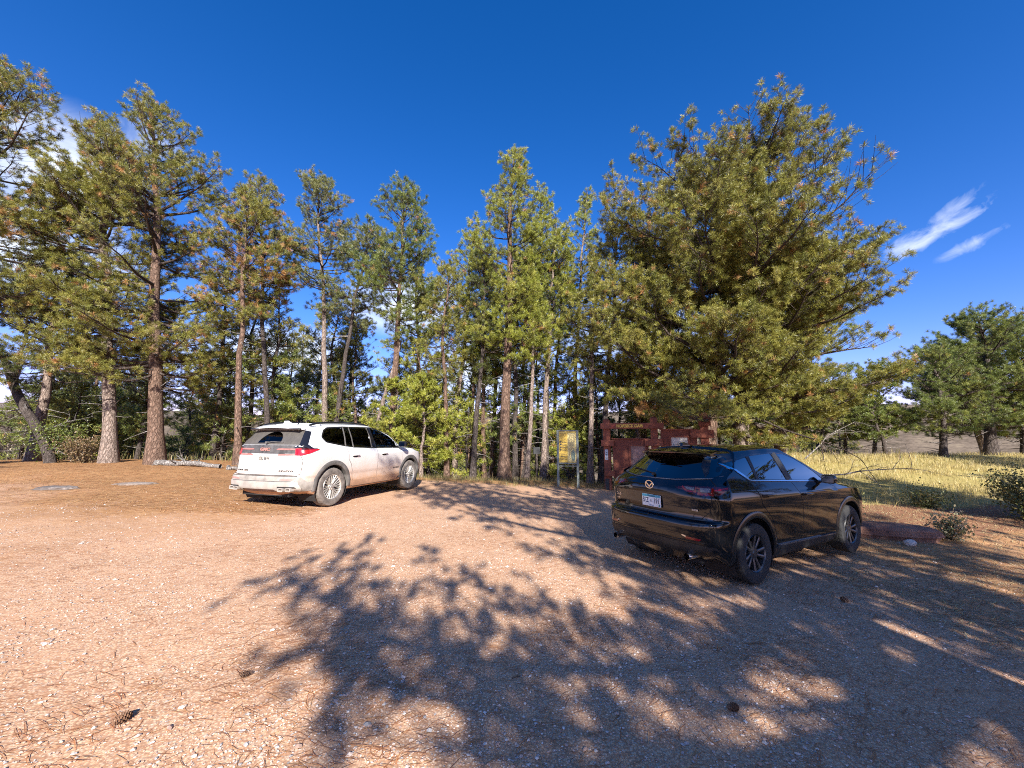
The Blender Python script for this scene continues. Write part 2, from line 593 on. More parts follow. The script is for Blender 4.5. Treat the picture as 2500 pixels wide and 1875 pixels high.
def paint(name, col, rough, coat, dust=None, flake=0.0, metal=0.0):
    """clear-coated paint; dust=(colour, z low, z high, amount) settles on the lower body as dirt"""
    m, t, out = nt(name)
    p = nd(t, 'BsdfPrincipled'); 
    p.inputs['Coat Weight'].default_value = coat; p.inputs['Coat Roughness'].default_value = .02
    p.inputs['Metallic'].default_value = metal
    geo = nd(t, 'NewGeometry')
    tc = nd(t, 'TexCoord').outputs['Object']
    base = mixc(t, geo.outputs['Backfacing'], col, (.03, .03, .03))
    if dust:
        sep = nd(t, 'SeparateXYZ'); L(t, tc, sep.inputs[0])
        n1 = noise(t, 2.2, tc, 6, .65); n2 = noise(t, 26.0, tc, 5, .7)
        z = math_n(t, 'ADD', sep.outputs[2], math_n(t, 'MULTIPLY', math_n(t, 'SUBTRACT', n1, .5), .30))
        f = math_n(t, 'DIVIDE', math_n(t, 'SUBTRACT', dust[2], z), dust[2]-dust[1], clamp=True)
        f = math_n(t, 'POWER', f, 1.3)
        f = math_n(t, 'MULTIPLY', f, math_n(t, 'ADD', .72, math_n(t, 'MULTIPLY', n2, .5)), clamp=True)
        f = math_n(t, 'MULTIPLY', f, dust[3], clamp=True)
        base = mixc(t, f, base, dust[0])
        L(t, math_n(t, 'ADD', rough, math_n(t, 'MULTIPLY', f, .5), clamp=True), p.inputs['Roughness'])
        L(t, math_n(t, 'SUBTRACT', coat, math_n(t, 'MULTIPLY', f, coat*1.1), clamp=True), p.inputs['Coat Weight'])
    else:
        sm = noise(t, 9.0, tc, 6, .7)
        L(t, math_n(t, 'ADD', rough, math_n(t, 'MULTIPLY', sm, .06)), p.inputs['Roughness'])
    L(t, base, p.inputs['Base Color'])
    L(t, p.outputs[0], out.inputs[0])
    return m

def glass(name, tint, refl_rough=.01, trans=.5, dust=None):
    """thin window: tinted see-through plus mirror sheen"""
    m, t, out = nt(name)
    tr = nd(t, 'BsdfTransparent'); tr.inputs[0].default_value = (*tint, 1)
    gl = nd(t, 'BsdfGlossy'); gl.inputs['Roughness'].default_value = refl_rough
    fr = nd(t, 'Fresnel'); fr.inputs[0].default_value = 1.58
    mx = nd(t, 'MixShader')
    L(t, math_n(t, 'MULTIPLY', fr.outputs[0], trans*2, clamp=True), mx.inputs[0]); L(t, tr.outputs[0], mx.inputs[1]); L(t, gl.outputs[0], mx.inputs[2])
    res = mx.outputs[0]
    if dust:
        df = nd(t, 'BsdfDiffuse'); df.inputs[0].default_value = (*dust[0], 1)
        tc = nd(t, 'TexCoord').outputs['Object']
        sep = nd(t, 'SeparateXYZ'); L(t, tc, sep.inputs[0])
        # wiper sweep: an annular sector round the wiper pivot stays clean
        dy = math_n(t, 'SUBTRACT', sep.outputs[1], dust[2][0]); dz = math_n(t, 'MULTIPLY', math_n(t, 'SUBTRACT', sep.outputs[2], dust[2][1]), 1.25)
        rr = math_n(t, 'SQRT', math_n(t, 'ADD', math_n(t, 'MULTIPLY', dy, dy), math_n(t, 'MULTIPLY', dz, dz)))
        inside = math_n(t, 'MULTIPLY', math_n(t, 'LESS_THAN', rr, dust[2][2]), math_n(t, 'GREATER_THAN', dz, .005))
        mp = nd(t, 'Mapping'); mp.inputs['Scale'].default_value = (14, 22, 2.5); L(t, tc, mp.inputs[0])
        st = noise(t, 1.0, mp.outputs[0], 5, .6)
        f = math_n(t, 'MULTIPLY', math_n(t, 'SUBTRACT', 1.0, inside), math_n(t, 'ADD', dust[1], math_n(t, 'MULTIPLY', math_n(t, 'SUBTRACT', st, .5), .5)), clamp=True)
        m2 = nd(t, 'MixShader'); L(t, f, m2.inputs[0]); L(t, res, m2.inputs[1]); L(t, df.outputs[0], m2.inputs[2])
        res = m2.outputs[0]
    L(t, res, out.inputs[0])
    return m

M = {}
M['rubber'] = pbr('tyre_rubber', (.028, .027, .026), .75, var=.25, vscale=6, bmp=.5, bscale=60)
M['rubber_dusty'] = pbr('dusty_tyre', (.17, .145, .125), .9, var=.45, vscale=9, bmp=.5, bscale=60)
M['black_plastic'] = pbr('black_plastic', (.022, .022, .023), .55, var=.2, bmp=.12, bscale=300)
M['gloss_black'] = pbr('gloss_black', (.012, .012, .014), .08, coat=.6)
M['under'] = pbr('underbody', (.018, .016, .015), .9, var=.3)
M['cabin'] = pbr('cabin_trim', (.03, .03, .032), .7, var=.2)
M['seat_dark'] = pbr('dark_seat', (.035, .034, .034), .65, var=.2, bmp=.2, bscale=80)
M['chrome'] = pbr('chrome', (.78, .79, .82), .10, metal=1)
M['mirror'] = pbr('mirror_glass', (.10, .11, .12), .03, metal=1)
M['steel'] = pbr('dull_steel', (.42, .41, .40), .32, metal=1, var=.15)
M['lamp_red'] = pbr('red_lens', (.20, .004, .006), .10, coat=.8, var=.2, vscale=14)
M['lamp_red_dark'] = pbr('dark_red_lens', (.045, .003, .004), .10, coat=.8, var=.3, vscale=14)
M['lamp_clear'] = pbr('clear_lens', (.16, .15, .15), .12, coat=.8, var=.4, vscale=30)
M['seam'] = pbr('panel_gap', (.006, .006, .006), .8)
def build_white():
    car = empty('white_suv', (-4.826, 8.871, .299), math.pi/2 - .2959,
                'large white three row SUV caked with tan dust along its lower body', 'car')
    P = paint('white_paint', (.80, .80, .79), .22, .5, dust=((.47, .265, .145), .45, 1.25, 1.0))
    DUSTY = pbr('dusty_cladding', (.30, .265, .23), .8, var=.35, vscale=7)
    DUSTG = pbr('dusty_grey_trim', (.13, .12, .11), .7, var=.5, vscale=6)
    SIL = pbr('dusty_silver', (.36, .32, .28), .6, var=.2, vscale=5, metal=.0)
    SILL = pbr('dusty_sill', (.40, .24, .15), .85, var=.2, vscale=6)
    wz = .405
    top = lin((-1, 1.28), (-.2, 1.28), (.4, 1.235), (1.35, 1.19), (2.6, 1.17), (3.3, 1.13), (4, 1.06))
    belt = lin((-1, 1.36), (-.25, 1.345), (.4, 1.275), (.7, 1.245), (1.35, 1.218), (2.8, 1.195), (4, 1.18))
    gx = (-.42, -.08, .40, 1.2, 1.8, 2.25)
    rows = [
        contour(-.76, 3.80, .70, .30, corner=.35),
        contour(-.90, 3.93, .915, .30, zr=.41, corner=.28),
        contour(-.965, 3.99, .965, .40, zr=.46, corner=.27),
        contour(-.975, 4.02, .978, .50, zr=.55, corner=.27),
        contour(-.970, 4.03, .968, .62, zr=.66, corner=.27),
        contour(-.950, 4.03, .982, .70, zr=.70, corner=.27),
        contour(-.900, 4.02, .985, .80, zr=.745, corner=.26, sweep=(.012, .05, .14)),
        contour(-.880, 4.00, .987, .95, zr=.95, corner=.26, sweep=(.012, .05, .14)),
        contour(-.875, 3.97, .990, 1.07, zr=1.10, zf=1.0, corner=.26, sweep=(.012, .05, .14)),
        contour(-.862, 3.88, .962, lambda x: top(x)-.05, zr=1.22, zf=1.06, corner=.27, sweep=(.012, .05, .14)),
        contour(-.852, 3.80, .945, top, zr=1.275, corner=.29, A=[(3.0, .925, 1.155), (3.42, .86, 1.13), (3.60, .62, 1.12), (3.68, .32, 1.125), (3.70, 0, 1.127)]),
        contour(-.835, 3.0, .915, belt, zr=1.33, corner=.33, A=[(2.74, .885, 1.195), (2.90, .70, 1.195), (2.99, .48, 1.205), (3.04, .24, 1.21), (3.06, 0, 1.212)]),
        contour(-.735, 2.6, .865, lin((-1, 1.47), (-.1, 1.47), (.4, 1.46), (3, 1.44)), zr=1.46, corner=.40, xs=gx, A=[(2.37, .815, 1.43), (2.50, .63, 1.45), (2.58, .43, 1.455), (2.62, .22, 1.46), (2.63, 0, 1.46)]),
        contour(-.63, 2.2, .80, lin((-1, 1.60), (0, 1.625), (3, 1.63)), zr=1.59, corner=.46, xs=(-.22, .06, .42, 1.1, 1.55, 1.80), A=[(1.96, .755, 1.615), (2.08, .58, 1.635), (2.15, .40, 1.64), (2.19, .20, 1.645), (2.20, 0, 1.645)]),
        contour(-.59, 1.9, .765, lin((-1, 1.645), (0, 1.695), (.6, 1.71), (1.3, 1.715), (1.8, 1.69)), zr=1.645, corner=.48, xs=(-.18, .08, .42, 1.0, 1.35, 1.55), A=[(1.66, .71, 1.70), (1.76, .54, 1.72), (1.83, .37, 1.73), (1.87, .19, 1.735), (1.88, 0, 1.735)]),
        contour(-.57, 1.7, .70, lin((-1, 1.68), (0, 1.745), (.6, 1.76), (1.3, 1.758), (1.8, 1.73)), zr=1.68, corner=.50, xs=(-.14, .10, .42, .9, 1.2, 1.36), A=[(1.46, .64, 1.745), (1.54, .49, 1.757), (1.60, .34, 1.765), (1.63, .17, 1.768), (1.64, 0, 1.768)]),
        contour(-.50, 1.4, .46, lin((-1, 1.71), (0, 1.775), (.6, 1.79), (1.3, 1.783), (1.8, 1.77)), zr=1.715, corner=.40, xs=(-.10, .12, .42, .8, 1.0, 1.12), A=[(1.20, .42, 1.783), (1.25, .33, 1.785), (1.29, .23, 1.787), (1.31, .12, 1.788), (1.32, 0, 1.788)]),
        contour(-.40, 1.2, .02, lin((-1, 1.73), (0, 1.785), (.6, 1.80), (1.3, 1.79)), zr=1.735, corner=.30, xs=(-.08, .12, .40, .7, .85, .95), A=[(1.02, .018, 1.79), (1.06, .015, 1.79), (1.08, .01, 1.79), (1.09, .005, 1.79), (1.10, 0, 1.79)]),
    ]
    sh = Shell(rows)
    q = [(-.255, 1.47), (-.17, 1.385), (.385, 1.292), (.41, 1.683), (-.06, 1.655), (-.17, 1.60)]
    r0 = [(.425, 1.286), (.645, 1.256), (.600, 1.690), (.445, 1.686)]
    r1 = [(.680, 1.252), (1.335, 1.228), (1.265, 1.697), (.632, 1.692)]
    fw = [(1.52, 1.224), (2.43, 1.208), (2.37, 1.34), (2.10, 1.50), (1.80, 1.62), (1.45, 1.690), (1.36, 1.695)]
    outline = [(-.29, 1.472), (-.19, 1.368), (.39, 1.272), (.66, 1.238), (1.35, 1.211), (2.53, 1.19), (2.44, 1.345), (2.15, 1.525), (1.83, 1.645), (1.45, 1.708), (.42, 1.702), (-.07, 1.672), (-.19, 1.615)]
    rw = [(-.77, 1.335), (.77, 1.335), (.70, 1.585), (-.70, 1.585)]
    fwin = [(-.80, 1.25), (.80, 1.25), (.62, 1.69), (-.62, 1.69)]
    for s, fr in ((-1, 'R'), (1, 'L')):
        G1 = GLs['suv_dark']; G2 = GLs['suv_light']
        for nm, pl, g in (('quarter_window', q, G1), ('vent_window', r0, G1), ('rear_side_window', r1, G1), ('front_side_window', fw, G2)):
            patch(sh, nm, rounded(shrink(pl, -.014), .03, 3), fr, g, car, off=.001, depth=.004, res=.08)
        tr = patch(sh, 'window_trim', ribbon(rounded(outline, .03, 3) + [rounded(outline, .03, 3)[0]], .030), fr, M['gloss_black'], car, off=.004, res=.06)
        tr['label'] = 'gloss black surround of the side windows'
        for pth, w, m in (([(.400, 1.275), (.425, 1.695)], .034, DUSTG), ([(.660, 1.243), (.616, 1.700)], .030, DUSTG), ([(1.352, 1.218), (1.283, 1.703)], .026, DUSTG), ([(1.445, 1.218), (1.335, 1.70)], .12, M['gloss_black'])):
            patch(sh, 'window_pillar', ribbon(pth, w), fr, m, car, off=.006, res=.1)
        # doors with gaps
        rd = [(.405, 1.255), (.452, 1.09), (.462, .97), (.545, .86), (.600, .70), (.622, .475), (1.520, .455), (1.532, 1.0), (1.508, 1.196), (.66, 1.222)]
        fd = [(1.532, .455), (1.545, 1.0), (1.522, 1.195), (2.52, 1.172), (2.655, 1.10), (2.665, .80), (2.60, .445)]
        for nm, pl, hx in (('rear_door', rd, .66), ('front_door', fd, 1.78)):
            patch(sh, nm + '_gap', ribbon(shrink(pl, -.002) + [shrink(pl, -.002)[0]], .013), fr, M['seam'], car, off=.0018, depth=.004, res=.04)
            d = patch(sh, nm, pl, fr, P, car, off=.0035, depth=.004, res=.035)
            patch(sh, 'handle_recess', rounded([(hx-.085, 1.015), (hx+.085, 1.005), (hx+.10, 1.045), (hx+.075, 1.075), (hx-.085, 1.06)], .02), fr, M['under'], d, off=.0045, depth=.004)
            loc, n = sh.hit(Vector((hx, s*3, 1.05)), Vector((0, -s, 0)))
            mb = MB(); mb.box((hx, loc.y + s*.035, 1.058), (.23, .022, .032), bev=.010); mb.box((hx-.10, loc.y + s*.015, 1.058), (.03, .04, .026)); mb.box((hx+.10, loc.y + s*.015, 1.058), (.03, .04, .026))
            mb.obj('handle', P, d, smooth=True, angle=R(40))
        tx = Matrix.Translation((2.36, s*.995, .655)) @ Matrix.Rotation(math.pi/2, 4, 'X')
        if s > 0: tx = Matrix.Translation((2.36, s*.995, .655)) @ Matrix.Rotation(math.pi, 4, 'Z') @ Matrix.Rotation(math.pi/2, 4, 'X')
        conform(sh, text_obj('badge', 'ACADIA', .045, M['under'], car, tx, .002, sx=1.6), fr, .005)
        patch(sh, 'sill_moulding', [(.46, .285), (2.50, .285), (2.62, .43), (2.55, .435), (.60, .458), (.52, .44)], fr, SILL, car, off=.014, depth=.02, res=.1)
        patch(sh, 'sill_groove', ribbon([(.60, .36), (.66, .345), (2.40, .335), (2.50, .40)], .010), fr, M['seam'], car, off=.0155, depth=.002, res=.2)
        for xw in (0, 3.072):
            flare(sh, 'wheel_arch', xw, wz, .468, .562, -4, 184, s, DUSTG, car)
        # tail lamp wraps round the corner
        co = 'RC' if s < 0 else 'LC'
        patch(sh, 'corner_panel', [(-.10, 1.245), (.27, 1.24), (.16, 1.32), (.205, 1.585), (.085, 1.61), (.005, 1.32)], co, M['gloss_black'], car, off=.004, res=.04)
        tl = patch(sh, 'tail_light', [(-.055, 1.100), (.06, 1.098), (.20, 1.135), (.375, 1.215), (.32, 1.236), (.04, 1.243), (-.055, 1.238)], co, pbr('bright_red_lens', (.50, .008, .012), .12, coat=.8, var=.2, vscale=14), car, off=.016, res=.03)
        patch(sh, 'lamp_edge', [(.06, 1.205), (.37, 1.217), (.32, 1.236), (.04, 1.243)], co, M['lamp_red_dark'], tl, off=.018, depth=.003, res=.03)
        DL = pbr('dusty_lens', (.33, .14, .12), .5, var=.25, vscale=14)
        patch(sh, 'lamp_bar', [(-.34, 1.205), (-.06, 1.205), (-.06, 1.238), (-.36, 1.238), (-.40, 1.215)], co, DL, tl, off=.014, res=.05)
        patch(sh, 'lamp_bar', [(-.36, 1.095), (-.06, 1.100), (-.06, 1.130), (-.34, 1.128), (-.40, 1.11)], co, DL, tl, off=.014, res=.05)
        # bumper corner
        patch(sh, 'bumper_corner', [(-.055, .675), (.07, .675), (.185, .575), (.345, .575), (.30, .40), (-.04, .395), (-.12, .55)], co, DUSTY, car, off=.010, depth=.02, res=.05)
        for xw in (0, 3.072):
            wl = MB(); well(wl, xw, wz, .474, .96, s)
            wl.obj('wheel_well', M['under'], car)
        # mirror
        mb = MB(); mb.box((2.50, s*1.085, 1.285), (.15, .23, .155), rz=-s*.10, bev=.05); mb.box((2.47, s*.97, 1.225), (.09, .16, .035), bev=.012)
        mr = mb.obj('side_mirror', M['gloss_black'], car, smooth=True, angle=R(40))
        mb = MB(); mb.box((2.421, s*1.09, 1.285), (.006, .18, .115), rz=-s*.10, bev=.002); mb.obj('mirror_glass', M['mirror'], mr)
        # roof rail
        mb = MB(); mb.tube([(-.42, s*.64, 1.72), (-.25, s*.655, 1.765), (0, s*.66, 1.79), (.5, s*.66, 1.808), (1.0, s*.655, 1.803), (1.35, s*.635, 1.785), (1.52, s*.62, 1.75)], .024, 10)
        mb.obj('roof_rail', M['gloss_black'], car, smooth=True, angle=R(60))
    # ---------------------------------------------------------------- rear
    patch(sh, 'rear_window', rounded(shrink(rw, -.025), .05), 'B', GLs['suv_rear'], car, off=.002, depth=.006, res=.06)
    patch(sh, 'tail_panel', rounded([(-.80, 1.135), (.80, 1.135), (.83, 1.305), (-.83, 1.305)], .02), 'B', pbr('dusty_black_panel', (.075, .070, .066), .5, var=.5, vscale=10), car, off=.005, res=.06)
    mb = MB(); 
    gate = [(-.84, .725), (-.60, .715), (.60, .715), (.84, .725), (.85, 1.00), (.80, 1.115), (.52, 1.115), (.47, 1.128), (-.47, 1.128), (-.52, 1.115), (-.80, 1.115), (-.85, 1.00)]
    patch(sh, 'tailgate_gap', ribbon(shrink(gate, -.002) + [shrink(gate, -.002)[0]], .014), 'B', M['seam'], car, off=.0022, depth=.004, res=.04)
    tg = patch(sh, 'tailgate', gate, 'B', P, car, off=.005, depth=.006, res=.035)
    patch(sh, 'plate_recess', ribbon([(-.42, 1.095), (-.36, .90), (.36, .90), (.42, 1.095)], .012), 'B', pbr('dust_line', (.52, .46, .39), .8), tg, off=.0058, depth=.001)
    bx = lambda y, z: sh.hit(Vector((-4, y, z)), Vector((1, 0, 0)))[0].x
    BR = Matrix(((0, 0, -1), (-1, 0, 0), (0, 1, 0))).to_4x4()     # text faces -x, reads left to right from behind
    def onrear(y, z, o, ref=None): return Matrix.Translation(((bx(y, z) if ref is None else ref) - o, y, z)) @ BR
    px = bx(0, 1.035) - .016
    mb = MB(); mb.box((px, -.02, 1.035), (.006, .305, .152), bev=.002)
    pl = mb.obj('licence_plate', pbr('dusty_plate', (.56, .50, .42), .7, var=.25, vscale=30), car)
    text_obj('plate_number', 'OJL 86W', .094, pbr('plate_ink', (.03, .03, .04), .8), pl, onrear(-.02, 1.035, .0035, px), .001, sx=.74, bold=.003)
    text_obj('plate_foot', 'GREAT FACES', .022, pbr('plate_ink_faded', (.30, .25, .22), .8), pl, onrear(-.02, .975, .0035, px), .0005)
    conform(sh, text_obj('badge', 'GMC', .085, pbr('badge_dusty_red', (.34, .16, .13), .6, var=.3, vscale=30), car, onrear(0, 1.215, .016), .006, sx=1.35, bold=.004), 'B', .007)
    conform(sh, text_obj('badge', 'ELEVATION', .048, M['under'], tg, onrear(-.57, .79, .009), .003, sx=1.25, bold=.001), 'B', .007)
    conform(sh, text_obj('badge', 'ACADIA  AWD', .044, M['under'], tg, onrear(.56, .79, .009), .003, sx=1.2, bold=.001), 'B', .007)
    # spoiler
    bm = bmesh.new(); rings = []
    for i in range(17):
        y = -.66 + 1.32*i/16; k = abs(y)/.66
        zr = 1.715 - .035*k*k; xr = -.775 + .16*k**2.2; xf = -.40
        rings.append([bm.verts.new(v) for v in ((xf, y, zr + .035 - .03*k*k), (xr+.10, y, zr+.012), (xr, y, zr-.030), (xr+.005, y, zr-.055), (xr+.06, y, zr-.060), (-.56, y, zr-.05), (xf, y, zr-.02))])
    for a, b in zip(rings, rings[1:]):
        for k in range(7): bm.faces.new((a[k], a[(k+1) % 7], b[(k+1) % 7], b[k]))
    bm.faces.new(rings[0]); bm.faces.new(rings[-1])
    mb = MB(); mb.bm.free(); mb.bm = bm
    sp = mb.obj('roof_spoiler', P, car, smooth=True, angle=R(35))
    mb = MB(); mb.box((-.635, 0, 1.636), (.17, 1.28, .035), bev=.012); mb.obj('spoiler_underside', M['gloss_black'], sp)
    # wiper
    mb = MB(); mb.tube([(bx(-.02, 1.35)-.03, -.02, 1.355), (bx(-.2, 1.37)-.035, -.12, 1.372), (bx(-.36, 1.36)-.02, -.40, 1.362)], .010, 6); mb.tube([(bx(0, 1.34)-.0, -.02, 1.355), (bx(0, 1.34)-.06, -.02, 1.355)], .026, 10)
    mb.obj('rear_wiper', DUSTG, car, smooth=True, angle=R(50))
    # antenna fin
    mb = MB(); mb.prism([(-.10, 0), (-.085, .055), (-.02, .062), (.10, .006), (.10, -.01), (-.10, -.01)], -.022, .022, Matrix.Translation((-.36, 0, 1.762)) @ Matrix.Rotation(math.pi/2, 4, 'X'))
    mb.obj('antenna_fin', P, car)
    # bumper
    bp = patch(sh, 'rear_bumper', [(-.84, .600), (.84, .600), (.86, .690), (-.86, .690)], 'B', DUSTY, car, off=.006, depth=.02, res=.08)
    patch(sh, 'bumper_line', ribbon([(-.84, .694), (.84, .694)], .010), 'B', M['seam'], bp, off=.009, depth=.004, res=.08)
    patch(sh, 'bumper_line', ribbon([(-.82, .596), (.82, .596)], .010), 'B', DUSTG, bp, off=.010, depth=.004, res=.08)
    for s in (-1, 1):
        rf = patch(sh, 'reflector', [(s*.52, .618), (s*.80, .622), (s*.80, .655), (s*.54, .650)], 'B', pbr('dusty_reflector', (.42, .22, .19), .45, var=.2), bp, off=.012, depth=.004, res=.05)
    sk = patch(sh, 'skid_plate', [(-.90, .47), (-.86, .405), (-.45, .40), (-.40, .452), (.40, .452), (.45, .40), (.86, .405), (.90, .47), (.86, .588), (-.86, .588)], 'B', SIL, car, off=.026, depth=.04, res=.06)
    patch(sh, 'lower_valance', [(-.42, .385), (.42, .385), (.42, .452), (-.42, .452)], 'B', pbr('dusty_brown_plastic', (.26, .18, .14), .85, var=.3), sk, off=.012, depth=.03, res=.08)
    for s in (-1, 1):
        patch(sh, 'exhaust_surround', [(s*.49, .48), (s*.84, .475), (s*.82, .497), (s*.51, .502)], 'B', M['under'], sk, off=.029, depth=.01, res=.06)
        for yy in (.585, .735):
            mb = MB(); o = rounded([(-.062, -.036), (.062, -.036), (.062, .036), (-.062, .036)], .02); i_ = rounded([(-.046, -.023), (.046, -.023), (.046, .023), (-.046, .023)], .012)
            x0 = bx(s*yy, .45) - .055
            va = [[mb.bm.verts.new((x, s*yy + a, .437 + b)) for a, b in pl_] for x, pl_ in ((x0+.12, o), (x0, o), (x0, i_), (x0+.11, i_))]
            for a, b in zip(va, va[1:]):
                for k in range(len(o)): mb.bm.faces.new((a[k], a[(k+1) % len(o)], b[(k+1) % len(o)], b[k]))
            mb.bm.faces.new(va[3])
            mb.obj('exhaust_tip', SIL, car, smooth=True, angle=R(40))
    # ---------------------------------------------------------------- front (mostly out of sight)
    patch(sh, 'windscreen', shrink(fwin, -.02), 'F', GLs['suv_light'], car, off=.002, depth=.006, res=.08)
    patch(sh, 'grille', rounded([(-.52, .62), (.52, .62), (.60, .98), (-.60, .98)], .04), 'F', M['black_plastic'], car, off=.006, res=.08)
    patch(sh, 'front_bumper', rounded([(-.80, .34), (.80, .34), (.86, .56), (-.86, .56)], .04), 'F', DUSTY, car, off=.008, res=.08)
    for s in (-1, 1):
        patch(sh, 'headlight', [(s*.64, .80), (s*.88, .80), (s*.90, 1.0), (s*.66, 1.0)], 'F', M['lamp_clear'], car, off=.006, res=.06)
    finish_body(sh, P, car, ((0, wz), (3.072, wz)), .468, (q, r0, r1, fw), rw, fwin)
    mb = MB(); mb.box((1.45, 0, .36), (4.4, 1.3, .16)); mb.box((1.5, 0, .47), (2.4, 1.75, .06)); mb.box((-.45, 0, .44), (.5, 1.2, .10))
    mb.obj('underbody', M['under'], car)
    mb = MB(); mb.box((1.1, 0, .62), (3.4, 1.66, .06)); mb.box((2.62, 0, 1.02), (.5, 1.6, .30), bev=.06); mb.box((-.55, 0, .95), (.10, 1.5, .5))
    mb.lathe([(.17, -.012), (.19, 0), (.17, .012), (.155, 0)], 28, 'X', (2.22, .42, 1.08), closed=True)
    mb.obj('cabin', M['cabin'], car, smooth=True, angle=R(40))
    for x in (1.75, .85):
        for y in (-.42, .42): seat(car, x, y, .80, M['seat_dark'])
    for y in (-.36, .36): seat(car, -.05, y, .84, M['seat_dark'])
    for x in (0, 3.072):
        for s in (-1, 1):
            wheel(car, x, s*.853, wz, .262, .265, 'fan', pbr('bright_alloy', (.66, .63, .58), .35, metal=.7, var=.12), M['rubber_dusty'], M['under'], M['steel'], s)
    return car
def build_black():
    car = empty('black_crossover', (2.584, 5.779, 0.0), math.pi/2 - 1.0527,
                'glossy black compact crossover parked in tree shade in front of the wooden sign', 'car')
    P = paint('black_paint', (.004, .004, .005), .04, .45)
    wz = .362
    top = lin((-1, 1.17), (-.3, 1.17), (.2, 1.15), (1.0, 1.11), (2.0, 1.06), (2.7, 1.02), (3.6, .95))
    belt = lin((-1, 1.27), (-.25, 1.262), (.06, 1.235), (1.0, 1.185), (2.3, 1.125), (4, 1.10))
    sw = (.012, .045, .12)
    rows = [
        contour(-.70, 3.35, .66, .27, corner=.35),
        contour(-.80, 3.50, .83, .25, zr=.37, corner=.26),
        contour(-.875, 3.56, .875, .33, zr=.42, corner=.26),
        contour(-.895, 3.66, .893, .42, zr=.52, corner=.26),
        contour(-.905, 3.68, .898, .55, zr=.62, corner=.26),
        contour(-.900, 3.69, .905, .66, zr=.72, corner=.26),
        contour(-.885, 3.69, .910, .74, zr=.765, corner=.27),
        contour(-.825, 3.68, .914, .80, zr=.795, corner=.27, sweep=(.010, .05, .13)),
        contour(-.812, 3.62, .918, .90, zr=.92, corner=.27, sweep=(.010, .05, .13)),
        contour(-.822, 3.58, .918, 1.00, zr=1.04, zf=.90, corner=.28, sweep=(.010, .05, .13)),
        contour(-.815, 3.52, .900, lambda x: top(x)-.05, zr=1.13, zf=.93, corner=.31, sweep=(.012, .06, .15)),
        contour(-.780, 3.42, .880, top, zr=1.18, corner=.33, sweep=(.012, .06, .15), A=[(2.75, .865, 1.01), (3.08, .78, 1.00), (3.24, .56, .99), (3.32, .30, .985), (3.34, 0, .985)]),
        contour(-.700, 2.5, .845, belt, zr=1.255, corner=.36, sweep=(.02, .075, .19), A=[(2.30, .815, 1.125), (2.46, .65, 1.105), (2.56, .45, 1.105), (2.62, .22, 1.11), (2.64, 0, 1.112)]),
        contour(-.545, 2.1, .775, lin((-1, 1.39), (-.2, 1.39), (.5, 1.385), (2, 1.37)), zr=1.38, corner=.40, xs=(-.12, .06, .40, 1.05, 1.45, 1.70), sweep=(.02, .08, .20), A=[(1.86, .735, 1.365), (2.00, .58, 1.365), (2.09, .39, 1.37), (2.14, .20, 1.375), (2.15, 0, 1.375)]),
        contour(-.385, 1.7, .70, lin((-1, 1.50), (-.1, 1.51), (.3, 1.535), (.9, 1.56), (1.6, 1.54)), zr=1.52, corner=.38, xs=(.02, .16, .42, .95, 1.18, 1.32), sweep=(.02, .08, .20), A=[(1.43, .665, 1.545), (1.54, .52, 1.545), (1.61, .36, 1.548), (1.65, .18, 1.55), (1.66, 0, 1.55)]),
        contour(-.345, 1.6, .655, lin((-1, 1.545), (-.1, 1.565), (.3, 1.60), (.9, 1.625), (1.4, 1.605)), zr=1.565, corner=.40, xs=(.08, .20, .44, .88, 1.08, 1.20), A=[(1.28, .615, 1.607), (1.36, .48, 1.607), (1.42, .33, 1.61), (1.45, .17, 1.613), (1.46, 0, 1.613)]),
        contour(-.30, 1.4, .55, lin((-1, 1.58), (-.1, 1.61), (.3, 1.64), (.9, 1.66), (1.4, 1.64)), zr=1.59, corner=.38, xs=(.10, .22, .44, .80, .98, 1.08), A=[(1.14, .52, 1.648), (1.20, .41, 1.65), (1.24, .28, 1.652), (1.26, .14, 1.654), (1.27, 0, 1.654)]),
        contour(-.25, 1.2, .30, lin((-1, 1.60), (-.1, 1.635), (.3, 1.66), (.9, 1.676), (1.3, 1.67)), zr=1.61, corner=.34, xs=(.11, .22, .42, .70, .85, .94), A=[(1.0, .28, 1.67), (1.03, .22, 1.671), (1.06, .15, 1.672), (1.08, .07, 1.673), (1.09, 0, 1.673)]),
        contour(-.20, 1.1, .02, lin((-1, 1.61), (-.1, 1.643), (.3, 1.667), (.9, 1.682)), zr=1.62, corner=.30, xs=(.12, .22, .40, .60, .72, .80), A=[(.85, .018, 1.68), (.88, .015, 1.68), (.90, .01, 1.68), (.91, .005, 1.68), (.92, 0, 1.68)]),
    ]
    sh = Shell(rows)
    q = [(-.215, 1.432), (-.13, 1.375), (.035, 1.275), (.095, 1.262), (.215, 1.262), (.235, 1.50), (.10, 1.48), (-.08, 1.455)]
    r1 = [(.315, 1.252), (.955, 1.212), (.865, 1.545), (.360, 1.518)]
    fw = [(1.165, 1.202), (2.02, 1.155), (1.90, 1.235), (1.70, 1.345), (1.45, 1.46), (1.22, 1.535), (1.075, 1.545)]
    outline = [(-.265, 1.443), (.03, 1.248), (1.0, 1.190), (2.13, 1.128), (1.92, 1.262), (1.70, 1.378), (1.47, 1.482), (1.22, 1.557), (.95, 1.570), (.34, 1.542), (.05, 1.502), (-.15, 1.467)]
    rw = [(-.71, 1.285), (-.30, 1.262), (.30, 1.262), (.71, 1.285), (.635, 1.485), (-.635, 1.485)]
    fwin = [(-.76, 1.15), (.76, 1.15), (.56, 1.53), (-.56, 1.53)]
